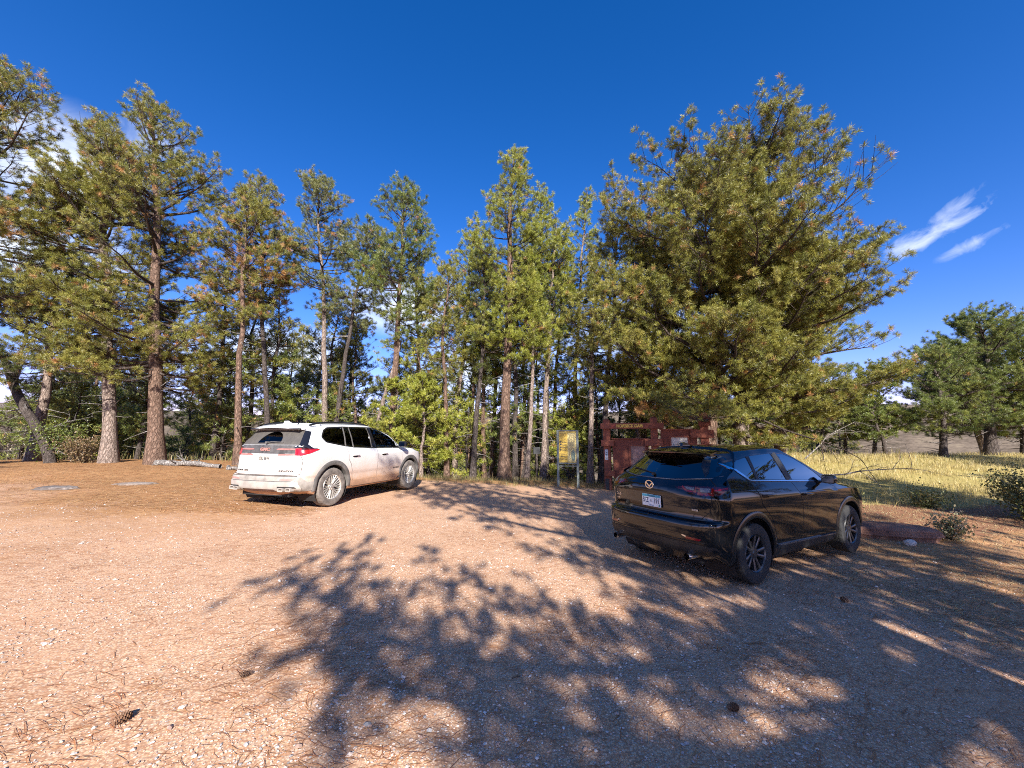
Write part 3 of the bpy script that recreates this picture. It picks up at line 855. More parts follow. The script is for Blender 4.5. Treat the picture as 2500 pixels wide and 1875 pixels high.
    for s, fr in ((-1, 'R'), (1, 'L')):
        for nm, pl, g in (('quarter_window', q, GLs['blk_dark']), ('rear_side_window', r1, GLs['blk_dark']), ('front_side_window', fw, GLs['blk_light'])):
            patch(sh, nm, rounded(shrink(pl, -.013), .02, 3), fr, g, car, off=.001, depth=.004, res=.07)
        ol = rounded(outline, .025, 3)
        patch(sh, 'window_trim', ribbon(ol + [ol[0]], .020), fr, M['gloss_black'], car, off=.003, res=.06)
        for pth, w in (([(.267, 1.245), (.300, 1.525)], .062), ([(1.062, 1.196), (.968, 1.560)], .125)):
            patch(sh, 'window_pillar', ribbon(pth, w), fr, M['black_plastic'], car, off=.005, res=.08)
        ch = patch(sh, 'chrome_trim', ribbon([(-.20, 1.395), (.055, 1.244), (.13, 1.230), (1.0, 1.184), (2.11, 1.124)], .013), fr, M['chrome'], car, off=.008, depth=.008, res=.08)
        patch(sh, 'chrome_wedge', [(-.258, 1.446), (-.205, 1.437), (.075, 1.258), (.06, 1.240), (-.05, 1.298)], fr, M['chrome'], ch, off=.0085, depth=.006, res=.05)
        rd = [(.020, 1.205), (.155, 1.08), (.210, .92), (.305, .845), (.430, .73), (.505, .54), (.520, .425), (1.205, .405), (1.218, .83), (1.165, 1.02), (1.075, 1.166), (.12, 1.212)]
        fd = [(1.215, .405), (1.229, .83), (1.177, 1.02), (1.088, 1.165), (2.10, 1.104), (2.325, 1.03), (2.395, .86), (2.33, .62), (2.215, .385)]
        for nm, pl, hx, hz in (('rear_door', rd, .37, 1.035), ('front_door', fd, 1.37, .980)):
            patch(sh, nm + '_gap', ribbon(shrink(pl, -.002) + [shrink(pl, -.002)[0]], .010), fr, M['seam'], car, off=.0014, depth=.004, res=.04)
            d = patch(sh, nm, pl, fr, P, car, off=.0028, depth=.004, res=.035)
            patch(sh, 'handle_recess', rounded([(hx-.06, hz-.035), (hx+.07, hz-.045), (hx+.08, hz+.02), (hx-.06, hz+.03)], .025), fr, M['gloss_black'], d, off=.0036, depth=.003)
            loc, n = sh.hit(Vector((hx, s*3, hz)), Vector((0, -s, 0)))
            mb = MB(); mb.box((hx, loc.y + s*.034, hz+.008), (.21, .020, .030), ry=.05, bev=.009); mb.box((hx-.085, loc.y + s*.012, hz+.008), (.03, .04, .024)); mb.box((hx+.085, loc.y + s*.012, hz+.004), (.03, .04, .024))
            mb.obj('handle', P, d, smooth=True, angle=R(40))
        patch(sh, 'sill_moulding', [(.42, .255), (2.18, .250), (2.26, .36), (2.20, .372), (.54, .395), (.48, .38)], fr, M['black_plastic'], car, off=.016, depth=.02, res=.08)
        patch(sh, 'sill_strip', ribbon([(.53, .395), (2.14, .362)], .016), fr, pbr('satin_strip', (.10, .10, .11), .2, coat=.5), car, off=.017, depth=.01, res=.1)
        for xw in (0, 2.698):
            flare(sh, 'wheel_arch', xw, wz, .425, .505, -6, 186, s, pbr('satin_black_arch', (.012, .012, .013), .22, coat=.3), car, out=.016)
        co = 'RC' if s < 0 else 'LC'
        tl = patch(sh, 'tail_light', [(-.285, 1.150), (-.10, 1.090), (.02, 1.075), (.20, 1.095), (.33, 1.165), (.20, 1.180), (0, 1.185), (-.15, 1.180)], co, M['lamp_red_dark'], car, off=.008, res=.03)
        rg = rounded([(-.045, 1.092), (.115, 1.092), (.125, 1.160), (-.045, 1.168)], .02)
        patch(sh, 'lamp_ring', ribbon([(-.035, 1.165), (-.04, 1.100), (.10, 1.097), (.118, 1.162)], .030), co, M['lamp_red'], tl, off=.011, depth=.004, res=.04)
        patch(sh, 'lamp_ring', ribbon([(-.205, 1.168), (-.165, 1.125), (-.075, 1.118), (-.06, 1.166)], .018), co, M['lamp_red'], tl, off=.011, depth=.004, res=.04)
        patch(sh, 'clear_lamp', [(-.020, 1.120), (.080, 1.118), (.090, 1.160), (-.022, 1.165)], co, M['lamp_clear'], tl, off=.011, depth=.004, res=.04)
        patch(sh, 'clear_lamp', [(-.165, 1.140), (-.085, 1.135), (-.075, 1.162), (-.18, 1.168)], co, M['lamp_clear'], tl, off=.011, depth=.004, res=.04)
        patch(sh, 'lamp_strip', ribbon([(.13, 1.140), (.30, 1.163)], .014), co, M['lamp_red'], tl, off=.011, depth=.004, res=.04)
        for xw in (0, 2.698):
            wl = MB(); well(wl, xw, wz, .430, .88, s)
            wl.obj('wheel_well', M['under'], car)
        mb = MB(); mb.box((1.955, s*.965, 1.172), (.12, .19, .13), rz=-s*.12, bev=.045); mb.box((1.945, s*.875, 1.130), (.09, .16, .03), bev=.010)
        mr = mb.obj('side_mirror', P, car, smooth=True, angle=R(40))
        mb = MB(); mb.box((1.892, s*.97, 1.172), (.006, .145, .095), rz=-s*.12, bev=.002); mb.obj('mirror_glass', M['mirror'], mr)
        patch(sh, 'rear_reflector', [(-.225, .575), (-.085, .565), (-.06, .585), (-.205, .603)], co, M['lamp_red'], car, off=.008, depth=.006, res=.04)
        patch(sh, 'bumper_trim', ribbon([(-.255, .612), (-.215, .598)], .014), co, M['chrome'], car, off=.008, depth=.006, res=.04)
        patch(sh, 'spoiler_side', [(.075, 1.285), (.13, 1.33), (.235, 1.545), (.135, 1.545), (.065, 1.40)], co, pbr('satin_spoiler', (.02, .02, .022), .3), car, off=.006, res=.05)
        mb = MB(); x0 = -.90
        mb.lathe([(.036, 0), (.040, .02), (.040, .16), (.034, .16), (.034, .012)], 28, 'X', (x0, s*.585, .375))
        mb.obj('exhaust_tip', M['chrome'], car, smooth=True, angle=R(40))
    patch(sh, 'rear_window', rounded([(-.745, 1.285), (-.33, 1.246), (.33, 1.246), (.745, 1.285), (.65, 1.540), (-.65, 1.540)], [.06, .2, .2, .06, .08, .08]), 'B', GLs['blk_rear'], car, off=.002, depth=.006, res=.05)
    patch(sh, 'glass_edge', ribbon([(-.76, 1.300), (-.70, 1.272), (-.33, 1.238), (0, 1.233), (.33, 1.238), (.70, 1.272), (.76, 1.300)], .008), 'B', pbr('grey_seal', (.16, .16, .17), .3), car, off=.004, depth=.006, res=.05)
    gate = [(-.70, .815), (.70, .815), (.78, .90), (.80, 1.06), (.785, 1.19), (.70, 1.258), (.33, 1.224), (-.33, 1.224), (-.70, 1.258), (-.785, 1.19), (-.80, 1.06), (-.78, .90)]
    patch(sh, 'tailgate_gap', ribbon(shrink(gate, -.002) + [shrink(gate, -.002)[0]], .010), 'B', M['seam'], car, off=.0015, depth=.004, res=.04)
    tg = patch(sh, 'tailgate', gate, 'B', P, car, off=.0030, depth=.005, res=.03)
    patch(sh, 'plate_recess', rounded([(-.60, .87), (.60, .87), (.70, 1.00), (.58, 1.045), (-.58, 1.045), (-.70, 1.00)], .08), 'B', M['gloss_black'], tg, off=.0050, depth=.003, res=.06)
    patch(sh, 'tailgate_ledge', ribbon([(-.72, 1.052), (-.4, 1.068), (.4, 1.068), (.72, 1.052)], .022), 'B', P, tg, off=.016, depth=.02, res=.06)
    bx = lambda y, z: sh.hit(Vector((-4, y, z)), Vector((1, 0, 0)))[0].x
    BR = Matrix(((0, 0, -1), (-1, 0, 0), (0, 1, 0))).to_4x4()
    def onrear(y, z, o, ref=None): return Matrix.Translation(((bx(y, z) if ref is None else ref) - o, y, z)) @ BR
    px = bx(0, .945) - .022
    # badge: ring with a winged V
    mb = MB(); n = 40; Mx = onrear(0, 1.150, .012)
    ring = [[(rx*math.cos(2*math.pi*i/n), rz_*math.sin(2*math.pi*i/n), h) for i in range(n)] for rx, rz_, h in ((.070, .056, -.006), (.069, .055, .004), (.059, .046, .004), (.058, .045, -.006))]
    vs = [[mb.bm.verts.new(Mx @ Vector(p)) for p in r] for r in ring]
    for a, b in zip(vs, vs[1:]):
        for k in range(n): mb.bm.faces.new((a[k], a[(k+1) % n], b[(k+1) % n], b[k]))
    for sg in (-1, 1):
        w = [(0, -.020), (sg*.018, .004), (sg*.046, .026), (sg*.062, .020), (sg*.040, .004), (sg*.022, -.012), (0, -.036)]
        mb.prism(w if sg > 0 else w[::-1], -.006, .003, Mx)
    mb.obj('emblem', M['chrome'], tg, smooth=True, angle=R(30))
    # plate
    mb = MB(); mb.box((px, -.04, .945), (.006, .305, .152), bev=.0015)
    pl = mb.obj('licence_plate', pbr('plate_white', (.66, .72, .74), .45, var=.08), car)
    mb = MB(); mb.box((px-.0034, -.04, 1.004), (.002, .297, .030)); mb.obj('plate_band', pbr('plate_teal', (.05, .30, .42), .5), pl)
    text_obj('plate_number', 'SFZ', .094, pbr('plate_navy', (.012, .02, .06), .5), pl, onrear(.055, .942, .0036, px), .0006, sx=.66, bold=.0015)
    text_obj('plate_number', '191', .094, pbr('plate_navy2', (.012, .02, .06), .5), pl, onrear(-.125, .942, .0036, px), .0006, sx=.66, bold=.0015)
    mb = MB(); mb.prism([(-.009, .014), (0, .014), (.010, .009), (.004, .001), (.004, -.006), (.009, -.014), (-.008, -.014), (-.009, -.004), (-.011, .004)], 0, .0008, onrear(-.036, .942, .0036, px)); mb.obj('plate_mark', pbr('plate_navy3', (.012, .02, .06), .5), pl)
    text_obj('plate_state', 'Minnesota', .030, pbr('plate_ink_dark', (.01, .06, .12), .5), pl, onrear(-.04, 1.004, .0046, px), .0004, bold=.0005)
    text_obj('plate_motto', '10,000 lakes', .017, pbr('plate_ink_blue', (.02, .10, .2), .5), pl, onrear(-.04, .884, .0036, px), .0004)
    mb = MB(); mb.box((px-.0034, -.168, .891), (.002, .020, .026)); mb.obj('plate_sticker', pbr('sticker_green', (.02, .22, .20), .5), pl)
    mb = MB(); mb.box((bx(-.60, .90)-.006, -.60, .905), (.004, .150, .020)); 
    bd = mb.obj('badge', pbr('badge_silver', (.5, .5, .48), .3, metal=.6), tg)
    text_obj('badge_text', 'SKYACTIV-G', .018, M['under'], bd, onrear(-.60, .905, .009), .0004, sx=1.15, bold=.0004)
    conform(sh, text_obj('badge', 'CX-5', .052, M['chrome'], tg, onrear(.62, .955, .008), .002, sx=1.1, bold=.001), 'B', .005)
    conform(sh, text_obj('badge', 'AWD', .034, M['chrome'], tg, onrear(.64, .895, .008), .002, sx=1.1, bold=.001), 'B', .005)
    # bumper lower moulding
    patch(sh, 'bumper_moulding', [(-.86, .43), (-.74, .385), (.74, .385), (.86, .43), (.84, .500), (.60, .530), (-.60, .530), (-.84, .500)], 'B', pbr('dark_plastic', (.012, .012, .013), .5, var=.2, bmp=.1, bscale=300), car, off=.008, depth=.03, res=.06)
    patch(sh, 'bumper_groove', ribbon([(-.78, .545), (-.60, .552), (.60, .552), (.78, .545)], .008), 'B', M['seam'], car, off=.003, depth=.004, res=.06)
    # spoiler
    bm = bmesh.new(); rings = []
    for i in range(17):
        y = -.57 + 1.14*i/16; k = abs(y)/.57
        zr = 1.606 - .030*k*k; xr = -.50 + .20*k**2.2; xf = -.12
        rings.append([bm.verts.new(v) for v in ((xf, y, zr + .032 - .035*k*k), (xr+.12, y, zr+.014), (xr, y, zr-.018), (xr+.005, y, zr-.030), (xr+.06, y, zr-.034), (-.27, y, zr-.036), (xf, y, zr-.03))])
    for a, b in zip(rings, rings[1:]):
        for k in range(7): bm.faces.new((a[k], a[(k+1) % 7], b[(k+1) % 7], b[k]))
    bm.faces.new(rings[0]); bm.faces.new(rings[-1])
    mb = MB(); mb.bm.free(); mb.bm = bm
    sp = mb.obj('roof_spoiler', P, car, smooth=True, angle=R(35))
    mb = MB(); mb.box((-.503, 0, 1.577), (.012, .40, .020), bev=.004); mb.obj('brake_light', M['lamp_red_dark'], sp)
    mb = MB(); mb.tube([(bx(.1, 1.29)-.02, .02, 1.285), (bx(.3, 1.32)-.025, .25, 1.318), (bx(.5, 1.33)-.015, .50, 1.345)], .008, 6); mb.tube([(bx(0, 1.27)+.01, .02, 1.285), (bx(0, 1.27)-.035, .02, 1.285)], .020, 10)
    mb.obj('rear_wiper', M['black_plastic'], car, smooth=True, angle=R(50))
    mb = MB(); mb.prism([(-.085, 0), (-.075, .050), (-.03, .062), (.03, .045), (.095, .004), (.095, -.02), (-.085, -.02)], -.020, .020, Matrix.Translation((-.02, 0, 1.652)) @ Matrix.Rotation(math.pi/2, 4, 'X'))
    mb.obj('antenna_fin', P, car)
    patch(sh, 'windscreen', shrink(fwin, -.02), 'F', GLs['blk_light'], car, off=.002, depth=.006, res=.08)
    patch(sh, 'grille', rounded([(-.45, .52), (.45, .52), (.55, .84), (-.55, .84)], .08), 'F', M['black_plastic'], car, off=.006, res=.08)
    for s in (-1, 1):
        patch(sh, 'headlight', [(s*.60, .78), (s*.84, .80), (s*.84, .88), (s*.58, .86)], 'F', M['lamp_clear'], car, off=.006, res=.06)
    finish_body(sh, P, car, ((0, wz), (2.698, wz)), .425, (q, r1, fw), rw, fwin)
    mb = MB(); mb.box((1.3, 0, .33), (3.9, 1.2, .14)); mb.box((1.3, 0, .43), (2.1, 1.6, .06)); mb.box((-.40, 0, .42), (.5, 1.1, .10))
    mb.obj('underbody', M['under'], car)
    mb = MB(); mb.box((.9, 0, .56), (2.9, 1.54, .06)); mb.box((2.22, 0, .95), (.5, 1.45, .26), bev=.06); mb.box((-.42, 0, .88), (.10, 1.3, .5))
    mb.lathe([(.165, -.012), (.185, 0), (.165, .012), (.15, 0)], 28, 'X', (1.86, .37, 1.02), closed=True)
    mb.obj('cabin', M['cabin'], car, smooth=True, angle=R(40))
    for x in (1.35, .45):
        for y in (-.37, .37): seat(car, x, y, .74, M['seat_dark'])
    for x in (0, 2.698):
        for s in (-1, 1):
            wheel(car, x, s*.792, wz, .228, .222, 'blade', pbr('gunmetal_alloy', (.13, .13, .135), .32, metal=.8, var=.1), M['rubber'], M['under'], M['steel'], s)
    return car

GLs = {
    'suv_dark': glass('dark_privacy_glass', (.10, .11, .11), .01, .55),
    'suv_light': glass('clear_side_glass', (.62, .68, .64), .01, .5),
    'suv_rear': glass('dusty_rear_glass', (.07, .075, .08), .02, .5, dust=((.15, .135, .12), .60, (-.02, 1.345, .30))),
    'blk_dark': glass('privacy_glass', (.06, .065, .07), .005, 1.9),
    'blk_light': glass('side_glass', (.35, .38, .38), .005, 1.9),
    'blk_rear': glass('rear_glass', (.05, .055, .06), .005, 1.3),
}
build_white()
build_black()
# ------------------------------------------------------------------ land
def sm(a, b, x):
    t = np.clip((np.asarray(x, float) - a) / (b - a), 0, 1)
    return t * t * (3 - 2 * t)

def wob(x, y):
    return (np.sin(x*1.31 + y*.7) + np.sin(x*.53 - y*1.17 + 1.3) + np.sin(x*2.3 + 2.1) * np.sin(y*1.9 + .4)) / 3

def edge_y(x):
    return 15.2 + 2.6*sm(-7, -12, x) + 4.6*sm(6, 9, x) + .5*np.sin(x*.6)

def height(x, y):
    x = np.asarray(x, float); y = np.asarray(y, float)
    z = .11 - .042*np.clip(x, -9, 4.5)
    z = z + .22*sm(-8, -14, x)*sm(8.5, 14, y)
    z = z + sm(5.2, 8.5, x) * .066*np.clip(y - 7.2, 0, 13) + .03*sm(8, 14, x)*np.clip(y-7, 0, 12)*.5
    lotness = sm(5.5, 3.5, x)*sm(-8, -6.5, x)*sm(14.5, 13.5, y)
    z = z + wob(x*1.1, y*1.1)*(.035*(1-lotness) + .006)
    z = z + wob(x*5+3, y*5)*.006
    t = np.clip(y - edge_y(x), 0, None)
    z = z - np.minimum(.21*np.sqrt(t*t + 1.5) - .21*math.sqrt(1.5), 7.5)
    r = np.hypot(x, y)
    hill = sm(62, 185, r) * (17.5 + 2.5*np.sin(x*.021 + .6) + 1.4*np.sin(x*.067+2) + 3.0*sm(10, 90, x))
    z = z + hill*sm(-20, 50, y) + sm(220, 900, r)*30*sm(-60, 80, y)
    return z

def H1(x, y):
    return float(height(np.array([x]), np.array([y]))[0])

def build_ground():
    na = 360
    rad = np.concatenate([np.linspace(.0, 22, 150), np.geomspace(22.4, 1500, 110)])
    ang = np.linspace(0, 2*np.pi, na, endpoint=False)
    A, Rr = np.meshgrid(ang, rad[1:])
    X = np.concatenate([[0], (Rr*np.cos(A)).ravel()]); Y = np.concatenate([[0], (Rr*np.sin(A)).ravel() + 0])
    Y = Y + 4.0
    Z = height(X, Y)
    nr = len(rad) - 1
    idx = 1 + np.arange(nr*na).reshape(nr, na)
    q = np.stack([idx[:-1], idx[1:], np.roll(idx[1:], -1, 1), np.roll(idx[:-1], -1, 1)], -1).reshape(-1, 4)
    tri = np.stack([np.zeros(na, int), idx[0], np.roll(idx[0], -1)], -1)
    # what lies on the ground: R needle litter, G dry grass, B bare red dirt
    nz = wob(X*.9, Y*.9)*1.1 + wob(X*2.7+5, Y*2.7)*.5
    lit = sm(-2.2, 1.6, (Y - (6.2 - .55*(X+6)) + nz*1.3)*.6) * sm(-3.0, -6.5, X + nz*.6)
    lit = np.maximum(lit, sm(13.2, 14.6, Y + nz*.3)*sm(7, 6, X))
    lit = np.maximum(lit, .75*sm(4.6, 6.4, X + .25*(Y-4) + nz*.5))
    lit = np.maximum(lit, .5*sm(2.0, 5.0, X - .2*Y + nz*.5))
    gr = sm(6.2, 7.6, X + nz*.5)*sm(9.3, 10.6, Y + nz*.4)
    gr = np.maximum(gr, sm(18, 24, Y)*.65*sm(60, 40, Y))
    red = sm(5.4, 6.4, X)*sm(7.3, 8.0, Y + nz*.3)*sm(11.2, 9.8, Y + nz*.3)*sm(15, 11, X)
    far = sm(45, 75, np.hypot(X, Y))
    col = np.stack([lit*(1-far), gr*(1-far), red, 1-far], 1)
    me = mesh_np('ground', np.stack([X, Y, Z], 1), [q, tri], True, col)
    m, t, out = nt('gravel_and_litter')
    p = nd(t, 'BsdfPrincipled'); p.inputs['Roughness'].default_value = .95; p.inputs['Specular IOR Level'].default_value = .15
    L(t, p.outputs[0], out.inputs[0])
    tc = nd(t, 'TexCoord').outputs['Object']
    at = nd(t, 'VertexColor'); at.layer_name = 'Col'
    sp = nd(t, 'SeparateColor'); L(t, at.outputs[0], sp.inputs[0])
    # gravel: stones of three sizes
    v1 = nd(t, 'TexVoronoi'); v1.inputs['Scale'].default_value = 74; L(t, tc, v1.inputs['Vector'])
    v2 = nd(t, 'TexVoronoi'); v2.inputs['Scale'].default_value = 26; v2.inputs['Randomness'].default_value = 1; L(t, tc, v2.inputs['Vector'])
    s1 = nd(t, 'SeparateColor'); L(t, v1.outputs['Color'], s1.inputs[0])
    s2 = nd(t, 'SeparateColor'); L(t, v2.outputs['Color'], s2.inputs[0])
    stone = ramp(t, s1.outputs[0], [(0, (.48, .258, .145)), (.30, (.66, .395, .228)), (.58, (.76, .495, .305)), (.80, (.80, .58, .385)), (.93, (.52, .41, .31)), (1, (.80, .62, .43))])
    big = ramp(t, s2.outputs[1], [(0, (.50, .27, .165)), (.5, (.64, .39, .26)), (1, (.70, .51, .37))])
    n0 = noise(t, 1.1, tc, 5, .6); n1 = noise(t, 5.5, tc, 5, .6); n2 = noise(t, 170, tc, 3, .6)
    isbig = math_n(t, 'MULTIPLY', math_n(t, 'GREATER_THAN', s2.outputs[0], .86), math_n(t, 'LESS_THAN', v2.outputs['Distance'], .012*26*1.0))
    g = mixc(t, isbig, stone.outputs[0], big.outputs[0])
    gap_ = math_n(t, 'MULTIPLY', math_n(t, 'SUBTRACT', v1.outputs['Distance'], .34), 3.2, clamp=True)
    g = mixc(t, math_n(t, 'MULTIPLY', gap_, .75), g, (.36, .19, .115))
    dirt = ramp(t, n1, [(.25, (.57, .320, .185)), (.75, (.70, .440, .275))])
    g = mixc(t, ramp(t, n0, [(.40, (0, 0, 0)), (.75, (.50,)*3)]).outputs[0], g, dirt.outputs[0])
    g = mixc(t, .35, g, mixc(t, n2, (.75, .70, .66), (1.25, 1.25, 1.25)), 'MULTIPLY')
    # fallen needles: fine streaks in several directions
    streak = None
    for k, (rot, sc) in enumerate(((.35, 34), (-.25, 40), (1.1, 30), (.6, 52))):
        mp = nd(t, 'Mapping'); mp.inputs['Rotation'].default_value = (0, 0, rot); mp.inputs['Scale'].default_value = (sc*.16, sc*2.6, sc); mp.inputs['Location'].default_value = (k*7.1, k*3.3, 0)
        L(t, tc, mp.inputs[0])
        s = noise(t, 1.0, mp.outputs[0], 2, .5, .6)
        streak = s if streak is None else math_n(t, 'MAXIMUM', streak, s)
    lc = ramp(t, streak, [(.48, (.17, .078, .034)), (.58, (.40, .195, .080)), (.67, (.56, .31, .135)), (.80, (.66, .42, .21))])
    pat = ramp(t, noise(t, .75, tc, 6, .65), [(.48, (0,)*3), (.68, (1,)*3)])
    needles_here = math_n(t, 'MULTIPLY', ramp(t, streak, [(.60, (0,)*3), (.66, (1,)*3)]).outputs[0], math_n(t, 'ADD', .10, math_n(t, 'MULTIPLY', pat.outputs[0], .8)))
    g = mixc(t, needles_here, g, (.30, .125, .055))
    lf = math_n(t, 'ADD', sp.outputs[0], math_n(t, 'MULTIPLY', math_n(t, 'SUBTRACT', n1, .5), .9))
    lm = ramp(t, lf, [(.28, (0,)*3), (.85, (.92,)*3)]).outputs[0]
    c = mixc(t, lm, g, lc.outputs[0])
    rd = ramp(t, n1, [(.2, (.15, .060, .036)), (.55, (.24, .11, .065)), (.85, (.33, .19, .11))])
    c = mixc(t, ramp(t, math_n(t, 'ADD', sp.outputs[2], math_n(t, 'MULTIPLY', math_n(t, 'SUBTRACT', n1, .5), .6)), [(.35, (0,)*3), (.7, (.8,)*3)]).outputs[0], c, rd.outputs[0])
    gcol = ramp(t, noise(t, 12, tc, 5, .7), [(.25, (.22, .17, .055)), (.55, (.46, .36, .12)), (.8, (.60, .48, .19))])
    c = mixc(t, ramp(t, math_n(t, 'ADD', sp.outputs[1], math_n(t, 'MULTIPLY', math_n(t, 'SUBTRACT', n1, .5), .6)), [(.35, (0,)*3), (.7, (1,)*3)]).outputs[0], c, gcol.outputs[0])
    far_c = ramp(t, math_n(t, 'ADD', math_n(t, 'MULTIPLY', noise(t, .09, tc, 8, .7), .55), math_n(t, 'MULTIPLY', noise(t, .9, tc, 6, .75), .45)), [(.36, (.045, .042, .024)), (.45, (.115, .085, .055)), (.53, (.19, .14, .095)), (.62, (.27, .205, .13))])
    c = mixc(t, at.outputs[1], far_c.outputs[0], c)
    L(t, c, p.inputs['Base Color'])
    hgt = math_n(t, 'ADD', math_n(t, 'MULTIPLY', math_n(t, 'SUBTRACT', .5, v1.outputs['Distance']), .9), math_n(t, 'ADD', math_n(t, 'MULTIPLY', n2, .25), math_n(t, 'MULTIPLY', isbig, .5)))
    hgt = math_n(t, 'ADD', hgt, math_n(t, 'MULTIPLY', math_n(t, 'MULTIPLY', streak, lm), 1.2))
    L(t, bump(t, hgt, .30, .005), p.inputs['Normal'])
    o = link('ground', me, m)
    tag(o, 'gravel parking area with needle litter, red bank and dry meadow', 'ground', kind='structure')
    return o
build_ground()

def scatter(n, x0, x1, y0, y1, dens=None, seed=1):
    g = np.random.default_rng(seed)
    x = g.uniform(x0, x1, n); y = g.uniform(y0, y1, n)
    if dens is not None:
        k = g.uniform(0, 1, n) < dens(x, y)
        x, y = x[k], y[k]
    return x, y, g

def clear_of_cars(x, y):
    ok = np.ones(len(x), bool)
    for cx, cy, yaw, a, b, w in ((-4.826, 8.871, .2959, -.3, 3.4, .98), (2.584, 5.779, 1.0527, -.3, 3.0, .90)):
        u = (x-cx)*math.sin(yaw) + (y-cy)*math.cos(yaw); v = -(x-cx)*math.cos(yaw) + (y-cy)*math.sin(yaw)
        ok &= ~((u > a) & (u < b) & (abs(v) < w))
    return ok

def build_stones():
    # individual pebbles lying loose on the lot, thinning with distance
    dens = lambda x, y: np.clip(1.1*(2.6/np.hypot(x, y))**1.7, 0, 1) * (.35 + .65*sm(-.25, .45, wob(x*1.9, y*1.9))) * sm(1.25, .95, np.abs(x)/(y*1.32+.3))
    x, y, g = scatter(520000, -9, 8, 1.7, 11, dens, 5)
    n = len(x)
    base = np.array([[1, 0, 0], [-1, 0, 0], [0, 1, 0], [0, -1, 0], [0, 0, 1], [0, 0, -1], [.6, .6, .45], [-.6, .55, .4], [.55, -.6, .5], [-.6, -.6, .42]], float)
    F0 = np.array([[4, 0, 6], [6, 0, 2], [4, 6, 2], [4, 2, 7], [7, 2, 1], [4, 7, 1], [4, 1, 9], [9, 1, 3], [4, 9, 3], [4, 3, 8], [8, 3, 0], [4, 8, 0]])
    s = g.lognormal(-.15, .45, n)*.0050
    V = base[None]*g.uniform(.75, 1.25, (n, 10, 1))
    V = V*np.stack([s*g.uniform(.8, 1.5, n), s*g.uniform(.7, 1.1, n), s*g.uniform(.45, .8, n)], 1)[:, None]
    a = g.uniform(0, 6.28, n); ca, sa = np.cos(a)[:, None], np.sin(a)[:, None]
    V = np.stack([V[..., 0]*ca - V[..., 1]*sa, V[..., 0]*sa + V[..., 1]*ca, V[..., 2]], -1)
    V += np.stack([x, y, height(x, y) + s*.25], 1)[:, None]
    F = F0[None] + (np.arange(n)*10)[:, None, None]
    pal = np.array([[.55, .38, .29], [.62, .48, .39], [.44, .28, .21], [.38, .35, .33], [.74, .64, .55], [.50, .33, .24]])
    c = pal[g.integers(0, 6, n)]*g.uniform(.8, 1.15, (n, 1))
    me = mesh_np('loose_gravel', V.reshape(-1, 3), F.reshape(-1, 3), False, np.repeat(c, 10, 0))
    m, t, out = nt('pebble'); p = nd(t, 'BsdfPrincipled'); p.inputs['Roughness'].default_value = .9; L(t, p.outputs[0], out.inputs[0])
    vc = nd(t, 'VertexColor'); vc.layer_name = 'Col'; L(t, vc.outputs[0], p.inputs['Base Color'])
    o = link('loose_gravel', me, m)
    tag(o, 'loose pinkish pebbles scattered over the parking area', 'gravel', kind='stuff')

